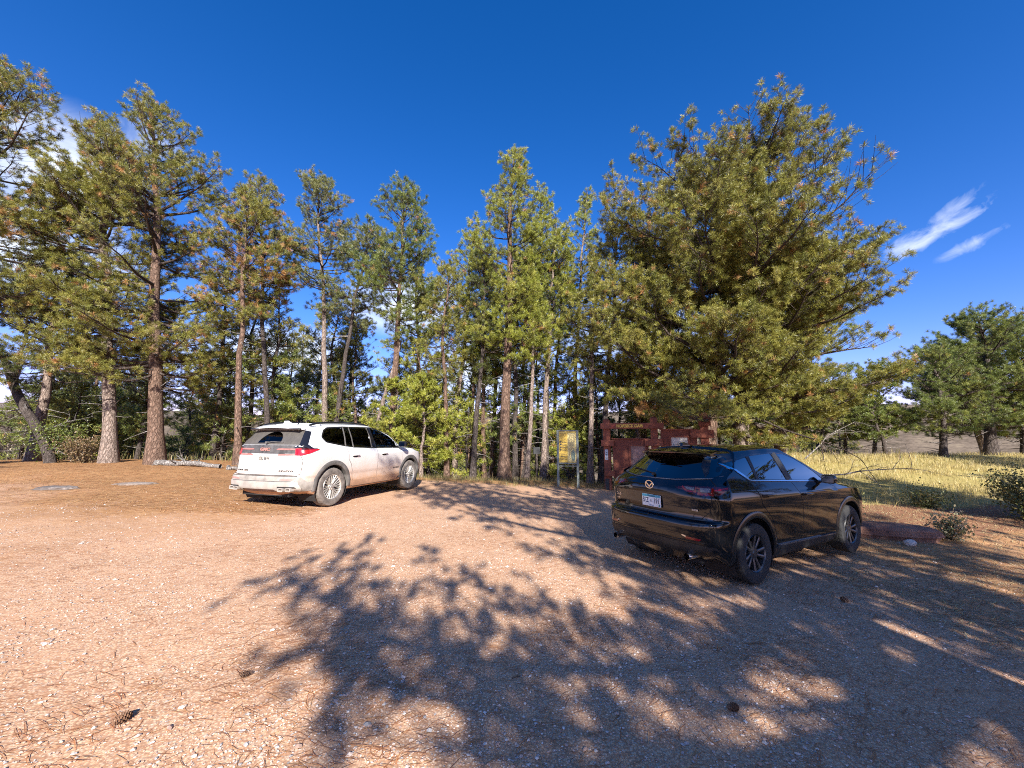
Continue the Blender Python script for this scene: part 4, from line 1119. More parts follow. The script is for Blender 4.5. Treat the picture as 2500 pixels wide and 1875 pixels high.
def build_needle_litter():
    def lay(n, x0, x1, y0, y1, dens, seed, ln, w, pal, lift):
        x, y, g = scatter(n, x0, x1, y0, y1, dens, seed)
        ok = clear_of_cars(x, y); x, y = x[ok], y[ok]; n = len(x)
        # drifted: mostly one way, with tangles
        a = .45 + .55*wob(x*.8, y*.8) + g.normal(0, .55, n)
        l = g.uniform(.6, 1.15, n)*ln; cv = g.normal(0, .36, n)
        pts = []
        px, py, aa = x.copy(), y.copy(), a - cv
        for k in range(4):
            pts.append((px.copy(), py.copy())); px = px + np.cos(aa)*l/3; py = py + np.sin(aa)*l/3; aa = aa + cv*.66
        P = np.stack([np.stack(q, 1) for q in pts], 1)       # n,4,2
        d = np.gradient(P, axis=1); nn = np.stack([-d[..., 1], d[..., 0]], -1); nn /= np.linalg.norm(nn, axis=-1, keepdims=True) + 1e-9
        wd = np.array([.7, 1, 1, .35])[None, :, None]*w*g.uniform(.7, 1.3, (n, 1, 1))*.5
        A = P + nn*wd; B = P - nn*wd
        up = lift*np.array([.2, 1, 1, .3])[None]*g.uniform(.3, 1.6, (n, 1))
        za = height(A[..., 0], A[..., 1]) + up + .003; zb = height(B[..., 0], B[..., 1]) + up + .003
        V = np.concatenate([np.concatenate([A, za[..., None]], -1), np.concatenate([B, zb[..., None]], -1)], 1).reshape(-1, 3)
        f = np.array([[0, 1, 5, 4], [1, 2, 6, 5], [2, 3, 7, 6]])
        F = (f[None] + (np.arange(n)*8)[:, None, None]).reshape(-1, 4)
        c = np.array(pal)[g.integers(0, len(pal), n)]*g.uniform(.7, 1.25, (n, 1))
        return V, F, np.repeat(c, 8, 0)
    rust = [(.44, .175, .065), (.50, .23, .085), (.36, .13, .05), (.28, .12, .055), (.52, .28, .12)]
    straw = [(.54, .30, .12), (.44, .20, .07), (.33, .14, .055), (.60, .38, .17)]
    clump = lambda x, y: .30 + .70*sm(.05, .55, wob(x*1.35+.7, y*1.6) + .35*wob(x*4, y*4+2))
    vis = lambda x, y: sm(1.25, 1.0, np.abs(x)/(y*1.33+.3))
    a = lay(130000, -11, 8, 1.7, 12, lambda x, y: clump(x, y)*vis(x, y)*np.clip((3.0/np.hypot(x, y))**1.05, 0, 1)*(1+.8*sm(.5, 3, x-.2*y)), 11, .125, .0030, rust, .005)
    b = lay(52000, -24, -4, 7.5, 18, lambda x, y: vis(x, y)*sm(-1.6, 1.2, (y - (5.6 - .55*(x+6)))*.6), 12, .26, .007, straw, .012)
    c = lay(30000, 4.2, 14, 3, 11, lambda x, y: vis(x, y)*.8, 13, .20, .005, [(.50, .36, .16), (.42, .24, .10), (.30, .14, .06), (.58, .46, .24)], .010)
    V = np.concatenate([a[0], b[0], c[0]]); F = np.concatenate([a[1], b[1]+len(a[0]), c[1]+len(a[0])+len(b[0])]); C = np.concatenate([a[2], b[2], c[2]])
    me = mesh_np('needle_litter', V, F, False, C)
    m, t, out = nt('dead_needle'); p = nd(t, 'BsdfPrincipled'); p.inputs['Roughness'].default_value = .8; L(t, p.outputs[0], out.inputs[0])
    vc = nd(t, 'VertexColor'); vc.layer_name = 'Col'; L(t, vc.outputs[0], p.inputs['Base Color'])
    tag(link('needle_litter', me, m), 'fallen rust brown pine needles strewn over gravel and bank', 'pine needles', kind='stuff')

def blades(name, label, x, y, g, hmin, hmax, w, pal, lean=.35, per=1, spread=.0):
    n = len(x)
    if per > 1:
        x = np.repeat(x, per) + g.normal(0, spread, n*per); y = np.repeat(y, per) + g.normal(0, spread, n*per); n = len(x)
    z = height(x, y)
    h = g.uniform(hmin, hmax, n); a = g.uniform(0, 6.28, n); l = g.uniform(.1, 1, n)*lean*h
    dx, dy = np.cos(a)*l, np.sin(a)*l
    b = g.uniform(0, 6.28, n); sx, sy = np.cos(b)*w*.5, np.sin(b)*w*.5
    P0a = np.stack([x-sx, y-sy, z-.02], 1); P0b = np.stack([x+sx, y+sy, z-.02], 1)
    P1a = np.stack([x-sx*.8+dx*.35, y-sy*.8+dy*.35, z+h*.6], 1); P1b = np.stack([x+sx*.8+dx*.35, y+sy*.8+dy*.35, z+h*.6], 1)
    P2 = np.stack([x+dx, y+dy, z+h*.98], 1)
    V = np.stack([P0a, P0b, P1a, P1b, P2], 1).reshape(-1, 3)
    k = (np.arange(n)*5)[:, None]
    q = np.array([[0, 1, 3, 2]]) + k; t3 = np.array([[2, 3, 4]]) + k
    c = np.array(pal)[g.integers(0, len(pal), n)]*g.uniform(.7, 1.2, (n, 1))
    return V, q, t3, np.repeat(c, 5, 0)

def leaf_mat(name, trans=.24):
    m, t, out = nt(name)
    vc = nd(t, 'VertexColor'); vc.layer_name = 'Col'
    p = nd(t, 'BsdfPrincipled'); p.inputs['Roughness'].default_value = .42; p.inputs['Specular IOR Level'].default_value = .5
    L(t, vc.outputs[0], p.inputs['Base Color'])
    tr = nd(t, 'BsdfTranslucent'); L(t, vc.outputs[0], tr.inputs[0])
    mx = nd(t, 'MixShader'); mx.inputs[0].default_value = trans
    L(t, p.outputs[0], mx.inputs[1]); L(t, tr.outputs[0], mx.inputs[2]); L(t, mx.outputs[0], out.inputs[0])
    return m

M['leaf'] = leaf_mat('foliage')
M['straw'] = leaf_mat('dry_grass', .3)

def build_grass():
    vis = lambda x, y: sm(1.5, 1.35, np.abs(x)/y)
    gold = [(.60, .47, .20), (.52, .40, .16), (.66, .54, .27), (.44, .35, .13), (.32, .28, .10)]
    x, y, g = scatter(120000, 6, 28, 8.8, 21, lambda x, y: vis(x, y)*sm(6.2, 7.6, x + .4*wob(x*.9, y*.9))*sm(9.4, 10.8, y + .6*wob(x*.9, y*.9))*(.12+.88*sm(-.25, .45, wob(x*1.4, y*1.7)+.4*wob(x*4, y*5))), 21)
    A = blades('', '', x, y, g, .05, .22, .009, gold, .7)
    x, y, g = scatter(9000, -5, 6.6, 13.2, 17, lambda x, y: sm(13.2, 14.2, y + .5*wob(x*2, y*2))*.8, 22)
    B = blades('', '', x, y, g, .05, .22, .008, [(.36, .28, .11), (.26, .20, .08), (.20, .19, .07)], .6)
    x, y, g = scatter(9000, -24, 20, 17, 40, lambda x, y: .8, 23)
    Cc = blades('', '', x, y, g, .2, .55, .02, [(.34, .27, .11), (.20, .20, .07), (.26, .18, .09)], .6)
    parts = [A, B, Cc]; off = 0; V, Q, T, K = [], [], [], []
    for v, q, t3, c in parts:
        V.append(v); Q.append(q+off); T.append(t3+off); K.append(c); off += len(v)
    me = mesh_np('dry_grass', np.concatenate(V), [np.concatenate(Q), np.concatenate(T)], False, np.concatenate(K))
    tag(link('dry_grass', me, M['straw']), 'tall golden dry grass of the meadow and wood floor', 'grass', kind='stuff')
build_stones(); build_needle_litter(); build_grass()
# ------------------------------------------------------------------ pines
def bark(name, a, b, c):
    m, t, out = nt(name)
    p = nd(t, 'BsdfPrincipled'); p.inputs['Roughness'].default_value = .92; p.inputs['Specular IOR Level'].default_value = .12
    L(t, p.outputs[0], out.inputs[0])
    tc = nd(t, 'TexCoord').outputs['Object']
    mp = nd(t, 'Mapping'); mp.inputs['Scale'].default_value = (12, 12, 4.0); L(t, tc, mp.inputs[0])
    wv = noise(t, 1.6, mp.outputs[0], 4, .6)
    v = nd(t, 'TexVoronoi'); v.feature = 'DISTANCE_TO_EDGE'; v.inputs['Scale'].default_value = 1.1
    mv = nd(t, 'VectorMath'); mv.operation = 'ADD'
    cmb = nd(t, 'CombineXYZ')
    for k in range(3): L(t, math_n(t, 'MULTIPLY', wv, 1.2), cmb.inputs[k])
    L(t, mp.outputs[0], mv.inputs[0]); L(t, cmb.outputs[0], mv.inputs[1]); L(t, mv.outputs[0], v.inputs['Vector'])
    n2 = noise(t, 2.2, mp.outputs[0], 7, .75, .4)
    plate = ramp(t, n2, [(.30, tuple(q*.35 for q in a)), (.42, a), (.55, b), (.72, c)])
    crack = ramp(t, v.outputs['Distance'], [(.02, (0,)*3), (.16, (1,)*3)])
    L(t, mixc(t, math_n(t, 'ADD', .62, math_n(t, 'MULTIPLY', crack.outputs[0], .38)), (.045, .032, .026), plate.outputs[0]), p.inputs['Base Color'])
    h = math_n(t, 'ADD', math_n(t, 'MULTIPLY', crack.outputs[0], .8), math_n(t, 'MULTIPLY', n2, .4))
    L(t, bump(t, h, .9, .03), p.inputs['Normal'])
    return m
M['bark_pale'] = bark('pale_bark', (.20, .145, .115), (.33, .255, .21), (.43, .35, .30))
M['bark_red'] = bark('reddish_bark', (.135, .080, .056), (.22, .142, .102), (.32, .225, .172))
M['bark_dark'] = bark('dark_bark', (.06, .048, .042), (.115, .092, .08), (.18, .15, .135))
M['twig'] = bark('branch_bark', (.07, .052, .044), (.125, .095, .08), (.20, .16, .135))
M['grey_wood'] = bark('weathered_wood', (.20, .175, .155), (.34, .305, .275), (.47, .43, .39))

def tubes(P, Rd, k):
    """P (m,n,3) paths, Rd (m,n) radii -> tube mesh arrays"""
    P = np.asarray(P, float); m, n = P.shape[:2]
    T = np.gradient(P, axis=1); T /= np.linalg.norm(T, axis=-1, keepdims=True) + 1e-9
    up = np.where(np.abs(T[..., 2:]) > .8, np.array([1., 0, 0]), np.array([0, 0, 1.]))
    A = np.cross(T, up); A /= np.linalg.norm(A, axis=-1, keepdims=True) + 1e-9
    B = np.cross(T, A)
    th = np.arange(k)*2*np.pi/k
    V = P[:, :, None] + (A[:, :, None]*np.cos(th)[:, None] + B[:, :, None]*np.sin(th)[:, None])*np.asarray(Rd)[:, :, None, None]
    i = np.arange(m*n*k).reshape(m, n, k)
    a, b = i[:, :-1], i[:, 1:]
    F = np.stack([a, np.roll(a, -1, 2), np.roll(b, -1, 2), b], -1).reshape(-1, 4)
    return V.reshape(-1, 3), F

def join(parts):
    V, F, off = [], [], 0
    for v, f in parts:
        V.append(v); F.append(f+off); off += len(v)
    return np.concatenate(V), np.concatenate(F)

PAL = {
    'olive': [(0.256, 0.243, 0.044), (0.310, 0.286, 0.056), (0.201, 0.205, 0.042), (0.354, 0.314, 0.075)],
    'green': [(0.179, 0.216, 0.048), (0.222, 0.254, 0.056), (0.141, 0.178, 0.042), (0.277, 0.286, 0.066)],
    'blue': [(0.212, 0.226, 0.075), (0.256, 0.259, 0.089), (0.168, 0.189, 0.064), (0.300, 0.286, 0.098)],
    'bright': [(0.310, 0.324, 0.048), (0.365, 0.367, 0.059), (0.256, 0.282, 0.042), (0.402, 0.384, 0.075)],
    'dark': [(0.114, 0.132, 0.033), (0.141, 0.157, 0.041), (0.089, 0.110, 0.028), (0.179, 0.178, 0.048)],
}
BROWN = [(.50, .26, .09), (.55, .32, .13), (.40, .20, .07)]

def unit(a): return a/(np.linalg.norm(a, axis=-1, keepdims=True) + 1e-9)

def needle_mesh(P, D, Cc, n, ln, w, g, spread=1.0):
    T = len(P)
    U = unit(g.normal(0, 1, (T, n, 3)))
    d = unit(D[:, None]*.70 + U*spread + np.array([0, 0, .06]))
    st = P[:, None] + D[:, None]*g.uniform(-.75, .15, (T, n, 1))*ln*.75
    l = ln*g.uniform(.65, 1.1, (T, n, 1))
    side = unit(np.cross(d, unit(g.normal(0, 1, (T, n, 3)))))*w*.5
    a = st + d*l*.08 - side*.7; b = st + d*l*.08 + side*.7
    mid = st + d*l*.62
    tip = st + d*l
    V = np.stack([a, b, mid + side, tip, mid - side], 2).reshape(-1, 3)
    k = np.arange(T*n)*5
    q = np.stack([k, k+1, k+2, k+4], 1); t3 = np.stack([k+4, k+2, k+3], 1)
    c = Cc[:, None]*g.uniform(.72, 1.28, (T, n, 1))
    c = np.repeat(c.reshape(-1, 3), 5, 0)
    return V, q, t3, c

def pine_parts(seed, H, cb, Rm, r0, lean=(0, 0), style='olive', brown=.03, dens=1.0, nn=54, nl=.155, nw=.0080, profile=None, trunk_n=14,
               wh=.40, e0=-4, e1=52, dead=8, wiggle=.10, gap=.14, bare_inner=.22, brown_zone=None, asym=None, thick=1.0, toplim=.95, limbs=(), lift=.55):
    g = np.random.default_rng(seed)
    zs = np.linspace(0, 1, trunk_n)
    wx = np.cumsum(g.normal(0, wiggle, trunk_n))*np.linspace(0, 1, trunk_n); wy = np.cumsum(g.normal(0, wiggle, trunk_n))*np.linspace(0, 1, trunk_n)
    wx -= wx[-1]*zs; wy -= wy[-1]*zs
    sag = zs**1.15
    TX = lean[0]*sag + wx; TY = lean[1]*sag + wy; TZ = zs*H
    TX[0] = TY[0] = 0
    rad = r0*(1-zs)**.75*.95 + .012 + r0*.55*np.exp(-zs*H/.35)
    P0 = np.stack([TX, TY, TZ], 1); P0[0, 2] = -.25
    trunk = tubes(P0[None], rad[None], 12)
    at = lambda z: np.array([np.interp(z/H, zs, TX), np.interp(z/H, zs, TY), z])
    tr_at = lambda z: np.interp(z/H, zs, rad)
    prof = profile or [(0, .55), (.12, .85), (.35, 1.0), (.6, .78), (.82, .50), (1, .16)]
    px_, pr = zip(*prof)
    wood6, woodr, subs, subr, twg = [], [], [], [], []
    tp, td, tt, tb = [], [], [], []
    z = cb*H
    todo = list(limbs)
    while z < H*.985:
        t = max(0.0, (z/H - cb)/(1-cb))
        now = [q for q in todo if q[0] <= z]; todo = [q for q in todo if q[0] > z]
        for k in range(len(now) + g.integers(3, 6)):
            if k >= len(now) and g.random() < gap: continue
            az = now[k][1] if k < len(now) else g.uniform(0, 2*np.pi)
            Lb = now[k][2] if k < len(now) else Rm*np.interp(t, px_, pr)*g.uniform(.55, 1.12)
            if asym and k >= len(now):
                for a0, zz0, zz1, f in asym:
                    if zz0 <= z <= zz1: Lb *= 1 + (f-1)*max(0, math.cos(az-a0))**1.5
            if Lb < .15: continue
            Lb = min(Lb, max(.25, (H-z)*toplim + .15))
            el = R(e0 + (e1-e0)*t**1.3 + g.normal(0, 7))
            if k >= len(now): Lb = min(Lb, max(.25, (H - z + .25)/(max(0, math.sin(el)) + .22)))
            s = np.linspace(0, 1, 7)[:, None]
            hd = np.array([math.cos(az), math.sin(az), 0]); sd = np.array([-hd[1], hd[0], 0])
            zb = z + g.uniform(-.18, .18)
            curl = g.uniform(.04, .22)*Lb; drp = (1-t)*g.uniform(0, .16)*Lb
            p = at(zb) + hd*s*Lb*math.cos(el) + np.array([0, 0, 1.])*(s*Lb*math.sin(el) + curl*s**2.2 - drp*np.sin(s*np.pi)) + sd*(np.cumsum(g.normal(0, .035, (7, 1)), 0)*Lb)*s
            rb = min((.011 + .0125*Lb)*(thick*1.5 if k < len(now) else thick), tr_at(zb)*.7)
            wood6.append(p); woodr.append(np.linspace(rb, .007, 7))
            ns = max(2, int(Lb*dens/.20))
            isbrown_br = g.random() < brown*.12
            foli = g.uniform(.75, 1.0) if g.random() > .1 else g.uniform(.15, .5)
            for j in range(ns):
                sj = bare_inner + (1-bare_inner)*(j+g.uniform(.2, .9))/ns
                if sj > 1: continue
                i0 = min(5, int(sj*6)); fr = sj*6 - i0
                b0 = p[i0]*(1-fr) + p[i0+1]*fr
                tdir = unit(p[i0+1]-p[i0])
                sg = 1 if j % 2 else -1
                ang = R(g.uniform(28, 68))*sg
                dv = unit(tdir*math.cos(ang) + sd*math.sin(ang) + np.array([0, 0, g.uniform(.0, lift)]))
                l = min(1.5, max(.20, (.22 + .45*(1-sj))*Lb*g.uniform(.5, 1.1)))
                q = b0 + dv*np.array([0, .35, .7, 1])[:, None]*l + np.array([0, 0, 1.])*np.array([0, .02, .08, .2])[:, None]*l*g.uniform(.2, 1.2)
                subs.append(q); subr.append(np.linspace(.007+.004*l, .0035, 4))
                nt_ = int(l*dens/.17 + g.random())
                for m_ in range(nt_ + 1):
                    if g.random() > foli: continue
                    if m_ == nt_:
                        c1 = q[-1]; d1 = unit(q[-1]-q[-2])
                    else:
                        u = g.uniform(.30, .95)
                        k0 = min(2, int(u*3)); f2 = u*3-k0
                        c0 = q[k0]*(1-f2) + q[k0+1]*f2
                        d1 = unit(dv*.7 + unit(g.normal(0, 1, 3))*.9 + np.array([0, 0, .35]))
                        c1 = c0 + d1*g.uniform(.10, .30)
                        twg.append(np.stack([c0, c1]))
                    tp.append(c1); td.append(d1); tt.append(t)
                    tb.append(isbrown_br or g.random() < brown*(.30 if m_ == nt_ else .75))
            tp.append(p[-1]); td.append(unit(p[-1]-p[-2])); tt.append(t); tb.append(False)
        z += wh*g.uniform(.7, 1.3)*(1 - .35*t)
    for k in range(7):
        tp.append(at(H*.99) + g.normal(0, .10, 3)); td.append(np.array([0, 0, 1.])); tt.append(1.); tb.append(False)
    # dead stubs and bare limbs under the crown
    dw, dr = [], []
    for k in range(dead):
        zb = g.uniform(.08*H, max(cb*H, .25*H)); az = g.uniform(0, 6.28); Lb = g.uniform(.25, 1.0)*min(1.3, Rm*.7)
        s = np.linspace(0, 1, 7)[:, None]
        hd = np.array([math.cos(az), math.sin(az), 0])
        p = at(zb) + hd*s*Lb + np.array([0, 0, 1.])*(s*g.uniform(-.2, .35) + s**2*g.uniform(-.3, .2))*Lb + np.cumsum(g.normal(0, .03, (7, 3)), 0)*Lb*s
        dw.append(p); dr.append(np.linspace(.012+.010*Lb, .004, 7))
    P = np.array(tp); D = np.array(td); tt = np.array(tt); tb = np.array(tb)
    pal = np.array(PAL[style])
    # colour drifts from clump to clump
    drift = np.sin(P[:, 0]*1.7+seed)*np.sin(P[:, 1]*1.9+seed*.7)*np.sin(P[:, 2]*1.4+seed*.3)
    Cc = pal[np.clip(((drift+1)*.5*4 + g.normal(0, .8, len(P))).astype(int), 0, 3)]*g.uniform(.70, 1.20, (len(P), 1))
    if brown_zone is not None:
        zz = (P[:, 2]/H); pb = brown*2.0*np.exp(-((zz-brown_zone)/.10)**2)
        tb |= g.random(len(P)) < pb
    bc = np.array(BROWN)[g.integers(0, 3, len(P))]
    Cc = np.where(tb[:, None], bc, Cc)
    crown = needle_mesh(P, D, Cc, nn, nl, nw, g)
    br = join([tubes(np.array(wood6), np.array(woodr), 5), tubes(np.array(subs), np.array(subr), 3), tubes(np.array(twg), np.full((len(twg), 2), .0045), 3)])
    dd = tubes(np.array(dw), np.array(dr), 5) if dw else None
    return trunk, br, crown, dd

def pine_meshes(name, **kw):
    tr, br, cr, dd = pine_parts(**kw)
    a = mesh_np('trunk', tr[0], tr[1], True)
    nb = len(br[1])
    if dd: br = join([br, dd])
    b = mesh_np('branches', br[0], br[1], True)
    mi = np.zeros(len(br[1]), np.int32); mi[nb:] = 1
    b.materials.append(M['twig']); b.materials.append(M['grey_wood'])
    b.polygons.foreach_set('material_index', mi)
    c = mesh_np('crown', cr[0], [cr[1], cr[2]], False, cr[3])
    return a, b, c

def place_pine(ms, loc, label, group=None, bk='bark_red', rz=0, sc=(1, 1, 1), name='pine_tree'):
    t = empty(name, loc, rz, label, 'pine', group)
    t.scale = sc
    link('trunk', ms[0], M[bk], t); link('branches', ms[1], None, t); link('crown', ms[2], M['leaf'], t)
    return t

TALL = [(0, .35), (.10, .70), (.30, 1.0), (.55, .85), (.78, .58), (.92, .36), (1, .14)]
FULL = [(0, .50), (.12, .85), (.35, 1.0), (.6, .98), (.8, .85), (.92, .62), (1, .30)]
ROUND = [(0, .50), (.15, .95), (.40, 1.0), (.65, .88), (.85, .62), (.95, .38), (1, .18)]
OPEN = [(0, .75), (.15, 1.0), (.35, .85), (.5, 1.0), (.7, .62), (.85, .42), (1, .15)]
BUSH = [(0, .80), (.25, 1.0), (.55, .90), (.8, .60), (1, .15)]

# name, x, y, height, lean, crown base, radius, trunk radius, foliage, browning, bark, extras, label
TREES = [
 (-19.52, 14.00, 16.8, -1.65, .36, 4.1, .20, 'olive', .10, 'bark_dark', dict(profile=OPEN, gap=.18, wh=.5), 'tall pine leaning in at the left edge, browned tips at its branch ends'),
 (-14.07, 15.50, 17.0, -2.42, .20, 3.6, .27, 'olive', .09, 'bark_red', dict(profile=OPEN, dens=1.0, dead=14, bare_inner=.22, wh=.44, gap=.2, thick=1.4), 'tallest left pine, broad ragged crown above a thick pale scaly trunk'),
 (-16.22, 15.80, 16.0, -2.35, .24, 2.9, .24, 'olive', .06, 'bark_pale', dict(profile=OPEN, gap=.24, dead=16, e1=62, thick=1.4), 'pine with a mottled trunk leaning right and sparse forked top, left of the thickest pine'),
 (-20.22, 16.50, 9.5, -.60, .34, 2.6, .20, 'dark', .03, 'bark_pale', dict(profile=ROUND, dead=14), 'shorter dark crowned pine with pale grey curved trunk behind the broken snag'),
 (-11.31, 16.20, 12.8, -.71, .50, 1.75, .14, 'olive', .16, 'bark_red', dict(profile=TALL, brown_zone=.66, dead=12), 'slim pine with a straight reddish trunk and rusty needles just left of the white car'),
 (-10.97, 17.60, 14.4, -1.54, .50, 1.75, .12, 'olive', .20, 'bark_dark', dict(profile=TALL, brown_zone=.68), 'slim dark trunked pine with the most orange dying needles, behind the white car'),
 (-9.08, 19.00, 16.1, -1.40, .52, 2.0, .15, 'blue', .03, 'bark_pale', dict(profile=TALL, gap=.18, dead=8), 'tall grey green pine, taller of the twin trunks above the white car roof'),
 (-8.90, 19.30, 13.4, 1.0, .60, 1.9, .14, 'blue', .02, 'bark_dark', dict(profile=OPEN, gap=.3), 'grey green pine with bare spreading limbs, shorter of the twin trunks above the white car'),
 (-9.39, 24.00, 11.2, -.56, .36, 1.5, .10, 'olive', .03, 'bark_red', dict(profile=OPEN, gap=.25), 'thin open pine seen behind the leaning bare trunk above the white car'),
 (-5.55, 18.00, 15.0, .01, .44, 1.95, .18, 'green', .02, 'bark_red', dict(profile=TALL, dens=1.1, dead=6), 'tall dense green pine with red trunk above the front of the white car'),
 (-4.67, 20.50, 12.5, -.79, .34, 1.8, .13, 'bright', .04, 'bark_red', dict(profile=OPEN), 'lower pine just right of the tall dense green pine by the white car'),
 (-3.75, 16.30, 3.9, -.01, .16, 1.15, .07, 'bright', 0, 'bark_pale', dict(profile=BUSH, dead=2, dens=1.25, wh=.3, bare_inner=.2), 'bushy bright green young pine right of the white car bonnet'),
 (-5.29, 17.30, 4.1, -.05, .15, .90, .06, 'bright', 0, 'bark_pale', dict(profile=BUSH, dead=2, dens=1.2, wh=.3, bare_inner=.2), 'slimmer bright young pine directly behind the white car windscreen'),
 (-2.77, 19.00, 13.8, .71, .40, 1.65, .14, 'bright', .03, 'bark_pale', dict(profile=OPEN, gap=.22), 'pine with a pale leaning trunk and tufted olive crown left of the tallest middle pine'),
 (-.31, 16.20, 15.6, .39, .33, 1.65, .23, 'bright', .02, 'bark_red', dict(profile=OPEN, dens=1.15, dead=8), 'tallest pine in the middle of the wood edge with thick orange red trunk'),
 (.50, 19.00, 15.9, 1.05, .44, 1.75, .13, 'bright', .03, 'bark_dark', dict(profile=TALL), 'yellow green pine whose crown touches the right side of the tallest middle pine'),
 (1.37, 17.20, 13.1, .74, .48, 1.5, .13, 'bright', .02, 'bark_pale', dict(profile=TALL, dead=14), 'pine with pale slightly leaning trunk and many dead stubs left of the map board'),
 (2.86, 19.00, 16.0, 1.10, .30, 1.35, .12, 'bright', .03, 'bark_pale', dict(profile=OPEN, gap=.32), 'thin sparse pine with a pointed forked top behind the map board'),
 (3.69, 16.30, 11.8, 1.14, .40, 1.45, .13, 'olive', .05, 'bark_dark', dict(profile=OPEN), 'dark leaning trunk pine between the map board and the wooden sign'),
 (5.68, 18.00, 12.7, 1.03, .34, 2.1, .16, 'olive', .05, 'bark_pale', dict(profile=OPEN, gap=.2), 'pine with a pale trunk standing behind the name beam of the wooden sign'),
 (7.25, 14.60, 14.0, 2.3, .19, 4.6, .25, 'olive', .05, 'bark_red', dict(profile=FULL, dens=1.3, wh=.47, thick=1.9, e0=-4, e1=36, toplim=1.35, lift=.42, gap=.03, asym=[(math.pi, 1.5, 6.5, 1.25)], limbs=[(4.2, -.5, 4.6), (5.6, -1.2, 4.0), (3.6, 3.4, 4.8)]), 'large spreading pine, tallest on the right, dark trunk behind the wooden sign'),
 (9.31, 16.00, 11.0, 2.0, .15, 4.7, .30, 'olive', .05, 'bark_pale', dict(profile=FULL, dens=1.25, wh=.50, thick=1.9, e0=-12, e1=32, dead=18, toplim=1.3, lift=.42, gap=.05, asym=[(0, 0, 5, 1.15)], limbs=[(2.6, -.6, 5.0), (3.4, -.2, 5.2), (5.0, -.9, 4.4)]), 'big limbed pine with thick light trunk and drooping boughs above the black car'),
 (13.0, 19.00, 11.4, 2.0, .10, 3.4, .20, 'green', .004, 'bark_red', dict(profile=OPEN, gap=.22, thick=1.3), 'blue green pine reaching furthest right behind the big limbed pine'),
 (25.2, 20.50, 7.6, .09, .20, 3.3, .24, 'green', .01, 'bark_dark', dict(profile=ROUND, thick=1.3, dead=16, dens=1.2, wh=.34), 'rounded dark green pine with stout trunk, tallest on the meadow at right'),
 (28.3, 21.50, 7.5, .90, .16, 3.2, .20, 'green', .01, 'bark_dark', dict(profile=ROUND, dead=14, dens=1.2, wh=.34), 'rounded meadow pine cut off by the right edge of the view'),
 (21.3, 19.30, 5.6, .5, .20, 2.1, .13, 'green', .01, 'bark_dark', dict(profile=ROUND, dead=6), 'small bushy pine with slightly bent trunk on the meadow rim'),
 (20.0, 21.50, 5.0, .4, .24, 1.8, .09, 'green', .01, 'bark_dark', dict(profile=ROUND, dead=8), 'smallest slim trunked pine at the left end of the meadow pines'),
 (26.39, 24.00, 7.0, .6, .22, 2.3, .13, 'green', .01, 'bark_dark', dict(profile=ROUND, dead=14), 'dark thin trunked pine standing between the small bushy and stout meadow pines'),
 (28.0, 23.00, 6.8, -.9, .24, 2.5, .17, 'green', .01, 'bark_pale', dict(profile=ROUND, dead=14), 'meadow pine with a trunk leaning left beside the stout one'),
 (-2.80, 17.00, 10.1, -.10, .48, 1.15, .11, 'olive', .03, 'bark_red', dict(dead=10), 'slender straight pine at the lot rim, first right of the bushy young pine'),
 (-1.65, 16.60, 10.8, .25, .42, 1.15, .12, 'dark', .02, 'bark_dark', dict(dead=10), 'slender dark barked pine left of the tallest middle pine'),
 (-1.27, 18.50, 12.7, -.54, .46, 1.25, .11, 'bright', .02, 'bark_red', dict(dead=10), 'slender orange barked pine leaning left, close behind the dark slender one'),
 (-1.09, 20.00, 12.1, .30, .46, 1.35, .12, 'bright', .02, 'bark_pale', dict(dead=10), 'pale slender pine immediately left of the tallest middle pine'),
 (.15, 17.50, 10.9, .50, .50, 1.15, .13, 'bright', .02, 'bark_dark', dict(dead=10), 'dark slender pine immediately right of the tallest middle pine'),
 (.62, 16.40, 9.6, .2, .55, 1.0, .10, 'bright', .02, 'bark_pale', dict(dead=16), 'slender pink barked pine with dead stubs right of the tallest middle pine'),
 (1.62, 18.00, 10.8, .30, .50, 1.1, .10, 'dark', .02, 'bark_dark', dict(dead=10), 'dark thin pine touching the stubby pale trunk left of the map board'),
 (2.06, 20.00, 13.2, .99, .42, 1.35, .11, 'bright', .02, 'bark_red', dict(dead=10), 'orange topped thin trunk pine seen just left of the map board'),
 (3.15, 15.90, 10.4, .50, .38, 1.1, .12, 'olive', .02, 'bark_pale', dict(dead=12), 'pale barked pine immediately right of the map board'),
 (17.89, 24.00, 4.3, .27, .36, 1.5, .10, 'green', .01, 'bark_dark', dict(profile=ROUND, dead=8), 'small dark trunked pine beyond the meadow, second from the black car roof'),
 (17.92, 22.50, 4.1, .37, .30, 1.4, .10, 'green', .01, 'bark_dark', dict(profile=ROUND, dead=8), 'short pine beyond the meadow grass with bare lower twigs'),
 (19.94, 23.50, 4.7, .34, .28, 1.6, .10, 'olive', .01, 'bark_dark', dict(profile=ROUND, dead=8), 'low wide pine under the drooping boughs at the meadow edge'),
 (14.32, 22.00, 4.6, .57, .28, 1.5, .12, 'bright', .01, 'bark_dark', dict(profile=ROUND, dead=12), 'light green low pine showing beneath the big limbed pine'),
 (19.2, 20.0, 2.9, -.8, .30, 1.1, .08, 'green', .01, 'bark_dark', dict(profile=ROUND, dead=6), 'stunted pine tilted left at the start of the meadow'),
]
